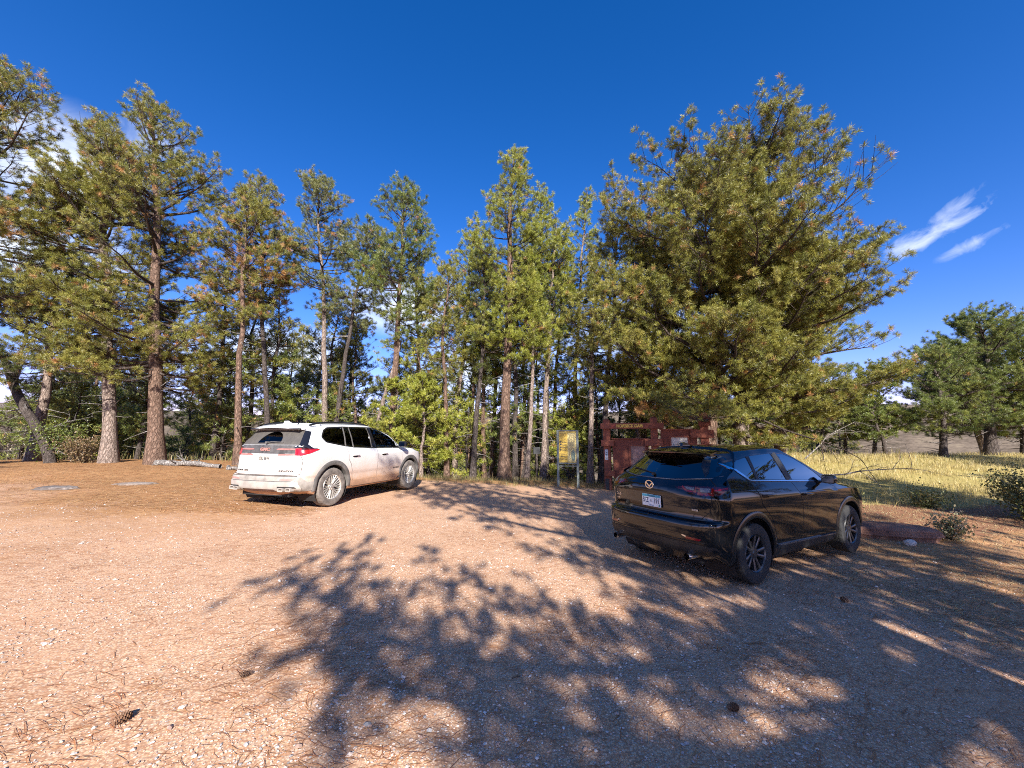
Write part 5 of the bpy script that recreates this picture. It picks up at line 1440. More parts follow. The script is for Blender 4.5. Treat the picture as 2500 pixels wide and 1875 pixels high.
for i, (x, y, h, ln, cb, rm, r0, st, br, bk, ex, lab) in enumerate(TREES):
    kw = dict(seed=100+i, H=h*(.95 if h > 8 else 1), cb=cb, Rm=rm*(1.20 if rm < 2.3 else 1.0), r0=r0, lean=(ln, .25*math.sin(i*2.1)), style=st, brown=br)
    if h < 5.5: kw.update(nl=.15, nw=.014)
    kw.update(ex)
    place_pine(pine_meshes('', **kw), (x, y, H1(x, y)), lab, 'pines along the edge of the lot' if y < 21 and x < 16 else 'pines on the meadow', bk)

# the wood behind, on the slope down to the water: eight kinds, copied
PROTO = []
for k in range(8):
    st = ('olive', 'bright', 'dark', 'green', 'olive', 'bright', 'dark', 'green')[k]
    h = (11, 9, 10, 8, 12, 5.0, 7, 3.4)[k]
    PROTO.append((h, pine_meshes('', seed=300+k, H=h, cb=(.40, .30, .25, .30, .45, .14, .2, .12)[k], Rm=(1.7, 1.7, 2.0, 1.9, 1.6, 1.5, 1.8, 1.2)[k], r0=(.13, .12, .14, .12, .13, .08, .11, .06)[k],
                  lean=(.3*math.sin(k*3), .2), style=st, brown=.03, dens=.78, nn=20, nl=.22, nw=.019, wh=.48, dead=10, profile=(OPEN, ROUND, ROUND, OPEN, TALL, BUSH, ROUND, BUSH)[k])))
g = np.random.default_rng(77)
pts = []
def far_tree(x, y, k, s):
    pts.append((x, y))
    h, ms = PROTO[k]
    z = H1(x, y)
    low = ('tall slender', 'mid height bright', 'dark full crowned', 'green round', 'tall narrow', 'bushy yellow green', 'dark low branched', 'small bushy')[k]
    dist = 'in the wood just beyond the lot rim' if y < 45 else 'on the far hillside'
    place_pine(ms, (x, y, z - .05), '%s pine %s' % (low, dist), 'pines of the wood beyond the lot', ('bark_pale', 'bark_red', 'bark_dark', 'bark_red', 'bark_pale', 'bark_red', 'bark_dark', 'bark_dark')[k], g.uniform(0, 6.28), (s, s, s*g.uniform(.92, 1.1)))
tries = 0
while len(pts) < 190 and tries < 9000:
    tries += 1
    y = 18.2 + 52*g.random()**1.6
    x = g.uniform(-1.30, .86)*y
    if min([math.hypot(x-a, y-b) for a, b in pts] + [9]) < 1.1: continue
    if x > 10 and y < 27: continue
    k = int(g.choice(8, p=[.13, .14, .09, .12, .09, .22, .06, .15]))
    s = g.uniform(.75, 1.1)
    if x/y < -.45: k = int(g.choice([2, 6, 3, 0, 7, 2])); s *= 1.05
    # keep the sky open between the near trunks
    hmax = H1(x, y) + PROTO[k][0]*s
    if (hmax - 1.77)/y > (.46 if x/y < -.45 else .40 if g.random() < .5 else .27): continue
    far_tree(x, y, k, s)
for i in range(46):
    x = g.uniform(-25, 8); y = edge_y(x) + g.uniform(1.2, 8)
    far_tree(x, float(y), int(g.choice([5, 7, 7, 3])), g.uniform(.55, .95))
n0 = len(pts)
while len(pts) < n0 + 60 and tries < 12000:
    tries += 1
    y = g.uniform(78, 190); x = g.uniform(-1.35, 1.45)*y
    if x/y > .75 and g.random() < .8: continue
    if min([math.hypot(x-a, y-b) for a, b in pts] + [9]) < 4: continue
    far_tree(x, y, int(g.choice([2, 6, 3, 1, 7])), g.uniform(.7, 1.1))

# pines behind the photographer that throw the shade on the lot
for i, (x, y, h, rm, cb, ln, st, ex, lab) in enumerate([
    (5.05, -5.2, 12.2, 4.9, .20, -.3, 'olive', dict(profile=FULL, dens=.95, gap=.24, wh=.54, thick=1.9, e0=-6, e1=50, nn=30, nw=.011, bare_inner=.34, toplim=1.5, limbs=[(4.6, 3.55, 5.2), (5.3, 3.2, 5.6), (6.2, 2.7, 5.8), (7.0, 3.3, 5.8), (8.0, 2.8, 5.2)]), 'broad pine behind the viewpoint whose shadow spreads over the gravel'),
    (7.1, -4.4, 13.0, 2.9, .20, .2, 'green', dict(profile=ROUND, dens=1.0, gap=.12, nn=24, nw=.022, wh=.5), 'dense pine behind the viewpoint shading the black car'),
    (13.3, -3.2, 9.4, 3.9, .40, .2, 'green', dict(profile=ROUND, dens=1.0, gap=.1, nn=24, nw=.022), 'pine behind the viewpoint shading the red bank'),
    (24.5, 5.5, 9.0, 3.0, .45, .2, 'green', dict(profile=ROUND, dens=1.0, gap=.1, nn=24, nw=.022), 'pine out of view on the right shading the far meadow'),
    (-17.5, -4.0, 11.0, 3.2, .45, .2, 'olive', dict(profile=OPEN, dens=.8, nn=24, nw=.02), 'pine behind the viewpoint shading the left needle bank'),
]):
    place_pine(pine_meshes('', seed=500+i, H=h, cb=cb, Rm=rm, r0=.24, lean=(ln, .3), style=st, brown=.04, **ex), (x, y, H1(x, y)), lab, 'pines behind the viewpoint', 'bark_red')
for (x, y, k, s_) in ((-9, -12, 0, .9), (-4.5, -14, 4, .7), (.5, -16, 2, .85), (5.5, -14.5, 0, .9), (10.5, -11, 2, 1.1), (16.5, -9.5, 4, .95), (20, -3.5, 2, 1.0), (-13.5, -9, 2, 1.0), (2.5, -11.5, 5, 1.2), (8, -8.5, 5, 1.3), (17, -5, 5, 1.3), (-8, -9, 7, 1.2)):  # unseen pines added to block low sky and cut blue light in the shade
    place_pine(PROTO[k][1], (x, y, H1(x, y)), 'added pine out of view behind the viewpoint that blocks sky light', 'pines behind the viewpoint', 'bark_dark', x, (s_, s_, s_))
# ------------------------------------------------------------------ signs and small things
def wood(name, col, bump_s=.35):
    m, t, out = nt(name)
    p = nd(t, 'BsdfPrincipled'); p.inputs['Roughness'].default_value = .75; p.inputs['Specular IOR Level'].default_value = .25; L(t, p.outputs[0], out.inputs[0])
    tc = nd(t, 'TexCoord').outputs['Object']
    mp = nd(t, 'Mapping'); mp.inputs['Scale'].default_value = (3, 40, 40); L(t, tc, mp.inputs[0])
    a = noise(t, 1.0, mp.outputs[0], 5, .65, .6); b = noise(t, 2.3, tc, 5, .6)
    f = math_n(t, 'ADD', math_n(t, 'MULTIPLY', a, .6), math_n(t, 'MULTIPLY', b, .4))
    L(t, ramp(t, f, [(.28, tuple(c*.55 for c in col)), (.5, col), (.72, tuple(min(1, c*1.45) for c in col))]).outputs[0], p.inputs['Base Color'])
    L(t, bump(t, a, bump_s, .006), p.inputs['Normal'])
    return m
M['redwood'] = wood('red_brown_stain', (.235, .074, .042))
M['redwood2'] = wood('red_brown_board', (.185, .057, .033))
M['yellow_paint'] = pbr('yellow_paint', (.85, .52, .08), .6, var=.25, vscale=12)
M['olive_metal'] = pbr('grey_green_metal', (.20, .22, .19), .5, var=.2, vscale=5)

def build_kiosk():
    P0 = (3.42, 13.95); a = math.atan2(-.36, .93)
    k = empty('trailhead_sign', (P0[0], P0[1], H1(*P0)), a, 'red brown timber trailhead sign lettered NORBECK DAM behind the black car', 'sign')
    z1 = 0.0
    # local x runs along the sign, local -y faces the lot
    posts = [(0, 2.44, .235), (1.60, 2.50, .235), (3.15, 2.62, .245)]
    for i, (x, h, w) in enumerate(posts):
        mb = MB(); mb.box((x, 0, h/2-.15), (w, w, h+.3), bev=.02)
        mb.obj('post', M['redwood'], k)
        mb = MB(); mb.box((x, 0, h+.012), (w*.72, w*.72, .05), bev=.02); mb.obj('post_cap', M['redwood2'], k)
    def beam(nm, x0, x1, z, hh, y=-.15, d=.09, mat='redwood'):
        mb = MB(); mb.box(((x0+x1)/2, y, z), (x1-x0, d, hh), bev=.012); return mb.obj(nm, M[mat], k)
    nb = beam('name_beam', -.20, 1.92, 2.225, .20)
    Tm = Matrix.Translation((.80, -.1965, 2.222)) @ Matrix.Rotation(math.pi/2, 4, 'X')
    text_obj('lettering', 'NORBECK DAM', .150, M['yellow_paint'], nb, Tm, .004, sx=.82, bold=.006)
    mb = MB(); mb.prism([(-.10, .0), (.01, .06), (.0, .02), (.12, .03), (.12, -.03), (.0, -.02), (.01, -.06)], 0, .006, Matrix.Translation((.235, -.196, 2.222)) @ Matrix.Rotation(math.pi/2, 4, 'X') @ Matrix.Rotation(R(38), 4, 'Z'))
    mb.obj('arrow', pbr('red_orange_paint', (.42, .09, .04), .6), nb)
    beam('cross_beam', -.19, .25, 1.62, .22); beam('cross_beam', -.10, .25, .58, .20)
    beam('cross_beam', 1.28, 1.86, 1.66, .24); beam('cross_beam', 1.30, 1.86, .62, .20)
    beam('cross_beam', 2.72, 3.42, 1.95, .26); beam('cross_beam', 2.75, 3.42, .75, .22)
    beam('cross_beam', 2.98, 3.34, 2.36, .30, y=-.165, d=.07, mat='redwood2')
    def panel(x0, x1, z0, z1, nm='board'):
        mb = MB(); p = rounded([(x0, z0), (x1, z0), (x1, z1), (x0, z1)], [.04, .04, .10, .04], 4)
        mb.prism(p, .03, .10, Matrix.Rotation(math.pi/2, 4, 'X')); o = mb.obj(nm, M['redwood2'], k)
        mb = MB(); mb.box(((x0+x1)/2, -.055, z1+.018), (x1-x0+.06, .16, .035), bev=.008); mb.obj('board_cap', M['redwood'], o)
        return o
    b1 = panel(.20, 1.40, .42, 1.76); b2 = panel(1.80, 2.92, .62, 2.08)
    def frame(b, x0, x1, z0, z1, y=-.105):
        mb = MB(); w = .055
        mb.box(((x0+x1)/2, y-.018, z1), (x1-x0+w, .045, w), bev=.006); mb.box(((x0+x1)/2, y-.018, z0), (x1-x0+w, .045, w), bev=.006)
        mb.box((x0, y-.017, (z0+z1)/2), (w, .043, z1-z0-w), bev=.006); mb.box((x1, y-.017, (z0+z1)/2), (w, .043, z1-z0-w), bev=.006)
        return mb.obj('notice_frame', M['redwood'], b)
    f1 = frame(b1, .78, 1.30, .66, 1.56); f2 = frame(b2, 2.10, 2.66, 1.05, 1.86)
    mb = MB(); mb.box((1.04, -.106, 1.11), (.47, .006, .85)); mb.obj('notice_backing', pbr('faded_brown_notice', (.22, .115, .085), .35, var=.35, vscale=4), f1)
    mb = MB(); mb.box((1.02, -.1105, 1.18), (.30, .003, .50), rz=0)
    mb.obj('notice', pbr('faded_notice', (.27, .15, .115), .3, var=.3, vscale=6), f1)
    mb = MB()
    for x0, z0, x1, z1_ in ((.88, .93, 1.16, .93), (.88, .93, .88, 1.42), (1.16, .93, 1.165, 1.36), (.90, 1.05, .96, 1.02), (.91, 1.12, .93, 1.20)):
        mb.tube([(x0, -.114, z0), (x1, -.114, z1_)], .004, 5)
    mb.obj('notice_edge', pbr('paper_edge', (.42, .33, .29), .5), f1)
    mb = MB(); mb.box((2.38, -.106, 1.455), (.51, .006, .76)); nt_ = mb.obj('notice', pbr('cream_notice', (.62, .57, .47), .6, var=.12, vscale=5), f2)
    mb = MB(); ink = pbr('print_ink', (.06, .055, .05), .7)
    for c, s in (((2.38, 1.60), (.42, .010)), ((2.18, 1.34), (.010, .52)), ((2.58, 1.34), (.010, .52)), ((2.38, 1.09), (.42, .008))):
        mb.box((c[0], -.1105, c[1]), (s[0], .002, s[1]))
    mb.obj('notice_border', ink, nt_)
    mb = MB(); gg = np.random.default_rng(3)
    for i in range(9):
        t = i/9*6.28; mb.box((2.38 + .055*math.cos(t), -.1110, 1.62 + .065*math.sin(t)), (.030, .002, .022), ry=t)
    mb.box((2.38, -.1112, 1.62), (.05, .002, .05))
    mb.obj('notice_drawing', ink, nt_)
    for i in range(7):
        mb = MB(); mb.box((2.38 - .03*(i % 3), -.1105, 1.50 - i*.055), (.30 - .06*(i % 3), .002, .010 if i else .016)); mb.obj('text_line', pbr('grey_print', (.25, .23, .20), .7), nt_)
    mb = MB(); mb.box((-.02, -.122, 1.22), (.105, .006, .36)); n2 = mb.obj('rules_plate', pbr('white_plate', (.55, .56, .56), .5, var=.1), k)
    mb = MB()
    for i, z in enumerate((1.35, 1.29, 1.225, 1.19, 1.12, 1.09)): mb.box((-.02 + (.012 if i % 2 else 0), -.1265, z), (.075 - .02*(i % 2), .002, .018 if i in (1, 2) else .008))
    mb.obj('plate_print', ink, n2)
    mb = MB(); mb.box((-.02, -.124, .15), (.13, .02, .46)); mb.obj('post_wrap', M['black_plastic'], k)

def build_map_board():
    x, y = 2.02, 14.1
    k = empty('map_board', (x, y, H1(x, y)), R(-6), 'upright yellow trail map board between two grey metal posts', 'sign')
    for s in (-1, 1):
        mb = MB(); mb.box((s*.35, 0, .92), (.085, .085, 2.2), bev=.008); mb.obj('post', M['olive_metal'], k)
    mb = MB(); mb.box((0, -.01, 2.00), (.615, .055, .045)); mb.box((0, -.01, .84), (.615, .055, .04)); mb.box((0, -.01, .74), (.615, .04, .025)); mb.obj('frame', M['olive_metal'], k)
    mb = MB(); mb.box((0, -.012, 1.42), (.612, .022, 1.11)); pn = mb.obj('panel', pbr('yellow_panel', (.80, .56, .11), .45, var=.12, vscale=3), k)
    mb = MB(); mb.box((.145, -.0245, 1.40), (.29, .002, 1.02)); mp = mb.obj('map', pbr('map_print', (.78, .62, .24), .5, var=.2, vscale=5), pn)
    mb = MB(); mb.box((-.155, -.0245, 1.40), (.27, .002, 1.02)); tx = mb.obj('text_column', pbr('ochre_print', (.74, .48, .07), .5, var=.15, vscale=4), pn)
    mb = MB()
    for i, z in enumerate((1.58, 1.48, 1.39, 1.30, 1.16, 1.07, .98)): mb.box((-.12 if i < 4 else -.15, -.0265, z), (.16 if i < 4 else .22, .002, .035))
    mb.box((-.16, -.0265, 1.885), (.24, .002, .022))
    mb.obj('text_block', pbr('dark_ochre_print', (.34, .23, .06), .6), tx)
    for z in (1.60, 1.50, 1.40, 1.31):
        mb = MB(); mb.lathe([(0, 0), (.030, 0), (.030, .002)], 14, 'Y', (-.245, -.0275, z)); mb.obj('symbol', pbr('dark_symbol', (.05, .05, .06), .6), tx)
    mb = MB(); g_ = np.random.default_rng(5)
    for r in range(7):
        p = [np.array([.03 + .03*r, 1.86 - .05*g_.random()])]
        for i in range(6): p.append(p[-1] + np.array([g_.normal(.008, .035), -.15]))
        p = [q for q in p if .02 < q[0] < .27 and q[1] > .92]
        if len(p) > 1: mb.tube([(q[0], -.0262, q[1]) for q in p], .0028, 4)
    mb.obj('trail_lines', pbr('map_ink', (.10, .10, .08), .6), mp)
    mb = MB(); mb.prism(rounded([(.14, .95), (.26, .93), (.27, 1.20), (.19, 1.32), (.11, 1.18)], .05), 0, .0012, Matrix.Translation((0, -.0255, 0)) @ Matrix.Rotation(math.pi/2, 4, 'X')); mb.obj('map_water', pbr('map_green', (.27, .33, .22), .5, var=.2), mp)

def build_marker():
    x, y = 1.10, 17.2
    k = empty('trail_marker', (x, y, H1(x, y)-.05), 0, 'dark trail marker post with square head among the trunks left of the map board', 'marker post')
    mb = MB(); mb.box((0, 0, .6), (.10, .08, 1.25), bev=.008); mb.obj('post', M['bark_dark'], k)
    mb = MB(); mb.box((0, -.02, 1.36), (.30, .05, .30), bev=.01); mb.obj('sign_head', M['black_plastic'], k)

def rock(name, label, cat, x, y, size, seed, mat, sink=.3, rz=0, rough=.12, sub=4, group=None, boxy=0.0):
    bm = bmesh.new(); bmesh.ops.create_icosphere(bm, subdivisions=sub, radius=1)
    g_ = np.random.default_rng(seed); ph = g_.uniform(0, 6, 12)
    for v in bm.verts:
        c = v.co.normalized()
        if boxy:
            m_ = max(abs(c.x), abs(c.y), abs(c.z)); c = c.lerp(c/m_*.85, boxy)
        n = 0
        for k in range(4):
            f = 1.6*1.9**k
            n += (math.sin(c.x*f*1.7+ph[k]) + math.sin(c.y*f*1.5+ph[k+4]) + math.sin(c.z*f*1.9+ph[k+8]))*.33/1.5**k
        v.co = Vector((c.x*size[0], c.y*size[1], c.z*size[2]))*(1+n*rough)
    for f in bm.faces: f.smooth = True
    for e in bm.edges:
        if len(e.link_faces) == 2 and e.calc_face_angle(0) > R(28): e.smooth = False
    me = bpy.data.meshes.new(name); bm.to_mesh(me); bm.free()
    o = link(name, me, mat); o.location = (x, y, H1(x, y) + size[2]*(1-sink*2)); o.rotation_euler = (0, 0, rz)
    return tag(o, label, cat, group)

def stone_mat(name, a, b, c):
    m, t, out = nt(name)
    p = nd(t, 'BsdfPrincipled'); p.inputs['Roughness'].default_value = .9; L(t, p.outputs[0], out.inputs[0])
    tc = nd(t, 'TexCoord').outputs['Object']
    n1 = noise(t, 4, tc, 8, .7); n2 = noise(t, 26, tc, 6, .7)
    cc = ramp(t, n1, [(.3, a), (.5, b), (.72, c)])
    L(t, mixc(t, .5, cc.outputs[0], mixc(t, n2, (.6, .6, .6), (1.4, 1.4, 1.4)), 'MULTIPLY'), p.inputs['Base Color'])
    L(t, bump(t, math_n(t, 'ADD', n1, math_n(t, 'MULTIPLY', n2, .5)), .8, .03), p.inputs['Normal'])
    return m

def limb_tree(bm_parts, p0, d0, L0, r0, g_, depth=0, droop=-.1):
    n = 7; p = [np.array(p0, float)]; d = np.array(d0, float)
    for i in range(n-1):
        d = d + g_.normal(0, .13, 3) + np.array([0, 0, droop*.12]); d /= np.linalg.norm(d)
        p.append(p[-1] + d*L0/(n-1))
    bm_parts.append((np.array(p), np.linspace(r0, r0*.25, n)))
    if depth < 2:
        for i in range(2, n):
            for s in range(g_.integers(1, 3)):
                q = d + g_.normal(0, .65, 3); q /= np.linalg.norm(q)
                limb_tree(bm_parts, p[i], q, L0*g_.uniform(.2, .42), r0*.42*(1-i/n*.5), g_, depth+1, droop)

def build_small():
    red = stone_mat('red_sandstone', (.11, .055, .040), (.21, .105, .072), (.33, .20, .14))
    grey = stone_mat('grey_outcrop', (.075, .062, .057), (.15, .12, .105), (.34, .28, .24))
    pale = stone_mat('pale_stone', (.42, .36, .31), (.58, .52, .46), (.70, .65, .58))
    rock('boulder', 'long flat red sandstone boulder lying in front of the black car', 'boulder', 7.05, 7.62, (.92, .36, .17), 3, red, sink=.26, rz=R(-16), rough=.10, sub=5, boxy=.5)
    rock('stone', 'small pale round stone at the foot of the red boulder', 'stone', 6.95, 7.02, (.09, .07, .07), 5, pale, sink=.25)
    rock('stone', 'flat grey outcrop flush with the needle litter at far left', 'stone', -11.0, 9.6, (.46, .26, .06), 7, grey, sink=.36, rough=.22, sub=5)
    rock('stone', 'low broken pale outcrop between the grey outcrop and the white car', 'stone', -10.0, 10.5, (.50, .26, .045), 9, stone_mat('pale_outcrop', (.16, .115, .09), (.26, .20, .16), (.44, .36, .30)), sink=.40, rough=.26, sub=5)
    # fallen log
    g_ = np.random.default_rng(8)
    def log(label, x0, y0, x1, y1, r, seed):
        gg = np.random.default_rng(seed); n = 12; p = []
        for i in range(n):
            t = i/(n-1); x = x0+(x1-x0)*t; y = y0+(y1-y0)*t + gg.normal(0, .04)
            p.append((x, y, H1(x, y) + r*.75 + gg.normal(0, .02)))
        o = empty('fallen_log', (0, 0, 0), 0, label, 'log')
        v, f = tubes(np.array(p)[None], (r*np.linspace(1, .6, n)*gg.uniform(.85, 1.1, n))[None], 14)
        link('log', mesh_np('log', v, f, True), M['grey_wood'], o)
        lp = []
        for k in range(6):
            b = p[gg.integers(2, n-1)]; d = gg.normal(0, 1, 3); d[2] = abs(d[2])*.5; d /= np.linalg.norm(d); limb_tree(lp, b, d, gg.uniform(.3, .9), r*.25, gg, 1)
        v, f = tubes(np.array([q[0] for q in lp]), np.array([q[1] for q in lp]), 5); link('limbs', mesh_np('limbs', v, f, True), M['grey_wood'], o)
        return o
    log('weathered pale log lying across the needle bank left of the white car', -13.6, 15.0, -10.7, 14.4, .12, 4)
    log('thin bleached log end just behind the white car rear corner', -10.5, 14.5, -8.6, 13.6, .07, 6)
    # broken snag
    o = empty('dead_tree', (-18.3, 15.6, H1(-18.3, 15.6)), 0, 'leaning broken dead trunk with splintered orange top at far left', 'dead tree')
    n = 10; t = np.linspace(0, 1, n)
    p = np.stack([-2.9*t**1.1 + .12*np.sin(t*7), .2*t, -.2 + 4.3*t], 1); rr = .19 - .06*t
    v, f = tubes(p[None], rr[None], 12); link('trunk', mesh_np('trunk', v, f, True), M['bark_dark'], o)
    mb = MB(); gg = np.random.default_rng(2)
    for k in range(9):
        a = gg.uniform(0, 6.28); b = p[-1] + np.array([math.cos(a)*.09, math.sin(a)*.09, -.1]); mb.tube([b, b + np.array([-.12, 0, gg.uniform(.15, .45)])], [.05, .008], 5)
    mb.obj('splinters', pbr('fresh_orange_wood', (.48, .22, .09), .8, var=.3, vscale=20), o)
    lp = []
    for k in range(9):
        i = gg.integers(2, 9); d = np.array([gg.normal(0, 1), gg.normal(0, .6), gg.normal(.2, .5)]); d /= np.linalg.norm(d); limb_tree(lp, p[i], d, gg.uniform(.8, 2.0), .035, gg, 1)
    v, f = tubes(np.array([q[0] for q in lp]), np.array([q[1] for q in lp]), 5); link('limbs', mesh_np('limbs', v, f, True), M['grey_wood'], o)
    # leaning bare trunk behind the white car
    o = empty('dead_tree', (-6.6, 17.6, H1(-6.6, 17.6)), 0, 'thin bare trunk leaning right above the white car roof', 'dead tree')
    p = np.stack([1.25*t + .05*np.sin(t*9), .3*t, -.2 + 6.4*t], 1)
    v, f = tubes(p[None], (.115 - .05*t)[None], 10); link('trunk', mesh_np('trunk', v, f, True), M['bark_pale'], o)
    lp = []
    for k in range(12):
        i = gg.integers(2, 9); d = np.array([gg.normal(0, 1), gg.normal(0, .6), gg.normal(.2, .4)]); d /= np.linalg.norm(d); limb_tree(lp, p[i], d, gg.uniform(.2, .8), .016, gg, 1)
    v, f = tubes(np.array([q[0] for q in lp]), np.array([q[1] for q in lp]), 4); link('limbs', mesh_np('limbs', v, f, True), M['grey_wood'], o)
    # fallen branch to the right of the black car
    gg = np.random.default_rng(31)
    def brush(label, p0, d0, L0, r, seed, mat='grey_wood', name='fallen_branch'):
        gg = np.random.default_rng(seed); lp = []; limb_tree(lp, p0, d0, L0, r, gg, 0, -.35)
        q = np.array([a for a, _ in lp]); zz = height(q[..., 0], q[..., 1]); q[..., 2] = np.maximum(q[..., 2], zz + .015)
        v, f = tubes(q, np.array([b for _, b in lp]), 5)
        o = link(name, mesh_np(name, v, f, True), M[mat]); return tag(o, label, 'branch')
    brush('long dead forked bough hanging from the thick light pine down to the grass', (9.35, 15.0, 2.6), (.55, -.75, -.42), 3.4, .05, 31, 'twig')
    brush('bare dead branch lying on the bank between black car and meadow', (8.6, 11.2, .75), (.80, -.45, .0), 2.0, .03, 33)
    brush('pale twiggy dead branch heap under the big limbed pine', (11.4, 15.2, 1.0), (.5, -.2, .25), 2.4, .03, 35)
    # shrubs
    def shrub(label, x, y, h, r, pal, seed, n=900, leaf=.05, stems=14, name='shrub', cat='shrub'):
        gg = np.random.default_rng(seed); o = empty(name, (x, y, H1(x, y)), 0, label, cat)
        P, Rd, tp, td = [], [], [], []
        for k in range(stems):
            a = gg.uniform(0, 6.28); s = np.linspace(0, 1, 5)[:, None]; hd = np.array([math.cos(a), math.sin(a), 0]); hh = h*gg.uniform(.6, 1.05); rr = r*gg.uniform(.3, 1)
            q = hd*s**1.2*rr + np.array([0, 0, 1.])*s*hh + np.cumsum(gg.normal(0, .02, (5, 3)), 0)
            P.append(q); Rd.append(np.linspace(.008, .003, 5))
            for m_ in range(n//stems):
                u = gg.uniform(.2, 1)*4; i = min(3, int(u)); c = q[i]*(1-(u-i)) + q[i+1]*(u-i)
                tp.append(c + gg.normal(0, .05+.10*r, 3)); td.append(unit(gg.normal(0, 1, 3) + np.array([0, 0, .5])))
        tp = np.array(tp); tp[:, 2] = np.abs(tp[:, 2]); td = np.array(td)
        v, f = tubes(np.array(P), np.array(Rd), 4); link('stems', mesh_np('stems', v, f, True), M['twig'], o)
        c = np.array(pal)[gg.integers(0, len(pal), len(tp))]
        V, q, t3, cc = needle_mesh(tp, td, c, 2, leaf, leaf*.55, gg, 1.0)
        link('leaves', mesh_np('leaves', V, [q, t3], False, cc), M['leaf'], o); return o
    GR = [(.10, .13, .035), (.15, .16, .05), (.20, .20, .06), (.26, .22, .07)]
    YG = [(.24, .25, .08), (.32, .31, .12), (.40, .36, .16), (.18, .20, .06)]
    DR = [(.42, .36, .22), (.34, .30, .15), (.25, .25, .10)]
    shrub('leafy grey green shrub at the right edge beside the shaded path', 11.3, 8.6, 1.05, .85, GR, 41, 2200, .055, 26)
    shrub('smaller shaded shrub in front of the leafy one at the right edge', 11.0, 7.9, .55, .6, GR, 42, 900, .05, 16)
    shrub('yellow green weed clump at the right front wing of the black car', 7.3, 8.9, .55, .40, YG, 43, 700, .05, 14, 'weed_clump', 'weeds')
    shrub('pale dry weed tuft at the right end of the red boulder', 8.15, 7.45, .45, .28, DR, 44, 500, .05, 14, 'weed_clump', 'weeds')
    shrub('green weeds in the middle of the shaded meadow strip', 10.2, 9.7, .40, .55, GR, 45, 600, .05, 14, 'weed_clump', 'weeds')
    shrub('green leafy bush between the left trunks beside the snag', -18.6, 15.9, 1.7, 1.0, [(.13, .16, .03), (.18, .20, .04), (.10, .13, .03)], 46, 2200, .07, 26)
    shrub('reddish brown dying bush right of the green leafy bush on the left', -17.0, 15.6, 1.0, .95, [(.20, .13, .07), (.26, .17, .08), (.15, .11, .05)], 47, 1500, .06, 24)
    shrub('dry grey brush under the leftmost trunks', -20.6, 15.0, .8, 1.3, [(.24, .19, .13), (.18, .15, .10), (.30, .25, .17)], 48, 1300, .06, 26)
    # cones
    def cone_mesh(seed):
        gg = np.random.default_rng(seed); bm = bmesh.new()
        n = 70
        for i in range(n):
            t = i/n; a = i*2.39996; rr = .026*math.sin(math.pi*(.10+.85*t))**.7; x = -.045 + .09*t
            d = Vector((.35, math.cos(a), math.sin(a))).normalized(); s = Vector((0, -math.sin(a), math.cos(a)))
            c = Vector((x, math.cos(a)*rr*.5, math.sin(a)*rr*.5)); w = .008
            vs = [bm.verts.new(c - s*w*.5), bm.verts.new(c + s*w*.5), bm.verts.new(c + d*rr*.55 + s*w), bm.verts.new(c + d*rr*.75), bm.verts.new(c + d*rr*.55 - s*w)]
            bm.faces.new(vs)
        me = bpy.data.meshes.new('pine_cone'); bm.to_mesh(me); bm.free(); return me
    cm = cone_mesh(1); mat = pbr('cone_scales', (.15, .075, .04), .8, var=.4, vscale=60); cm.materials.append(mat)
    for (x, y, s, a, lab) in ((-1.77, 2.80, 1.0, .4, 'brown pine cone on sunlit gravel, the one further from the bottom edge'), (-2.16, 2.37, 1.25, 1.2, 'long brown pine cone on sunlit gravel in the lower left corner'),
                              (3.75, 4.62, 1.2, 2.0, 'dark pine cone on shaded litter right of the black car rear wheel'), (1.42, 2.72, 1.1, .2, 'pine cone at the edge of a sun patch in the bottom middle shade')):
        o = bpy.data.objects.new('pine_cone', cm); COL.objects.link(o); o.location = (x, y, H1(x, y) + .022*s); s *= .8; o.scale = (s, s, s); o.rotation_euler = (0, .1, a)
        tag(o, lab, 'pine cone', 'pine cones on the lot')
build_kiosk(); build_map_board(); build_marker(); build_small()
# ------------------------------------------------------------------ sky and sun
SUN_EL, SUN_AZ = R(28.5), R(-9.5)          # light travels towards SUN_AZ, measured from +y to +x
W = bpy.data.worlds.new('World'); SC.world = W; W.use_nodes = True
t = W.node_tree; t.nodes.clear()
out = t.nodes.new('ShaderNodeOutputWorld')
bg = nd(t, 'Background'); bg.inputs[1].default_value = .078
sk = nd(t, 'TexSky'); sk.sky_type = 'NISHITA'; sk.sun_disc = False
sk.sun_elevation = SUN_EL; sk.sun_rotation = R(180) + SUN_AZ
sk.altitude = 1400; sk.air_density = 1.0; sk.dust_density = 0.0; sk.ozone_density = 3.5
hs = nd(t, 'HueSaturation'); hs.inputs['Saturation'].default_value = 1.32; hs.inputs['Value'].default_value = 1.0
L(t, sk.outputs[0], hs.inputs['Color'])
tc = nd(t, 'TexCoord').outputs['Generated']
col = mixc(t, 1.0, hs.outputs[0], (2.1, 1.16, 1.46), 'MULTIPLY')
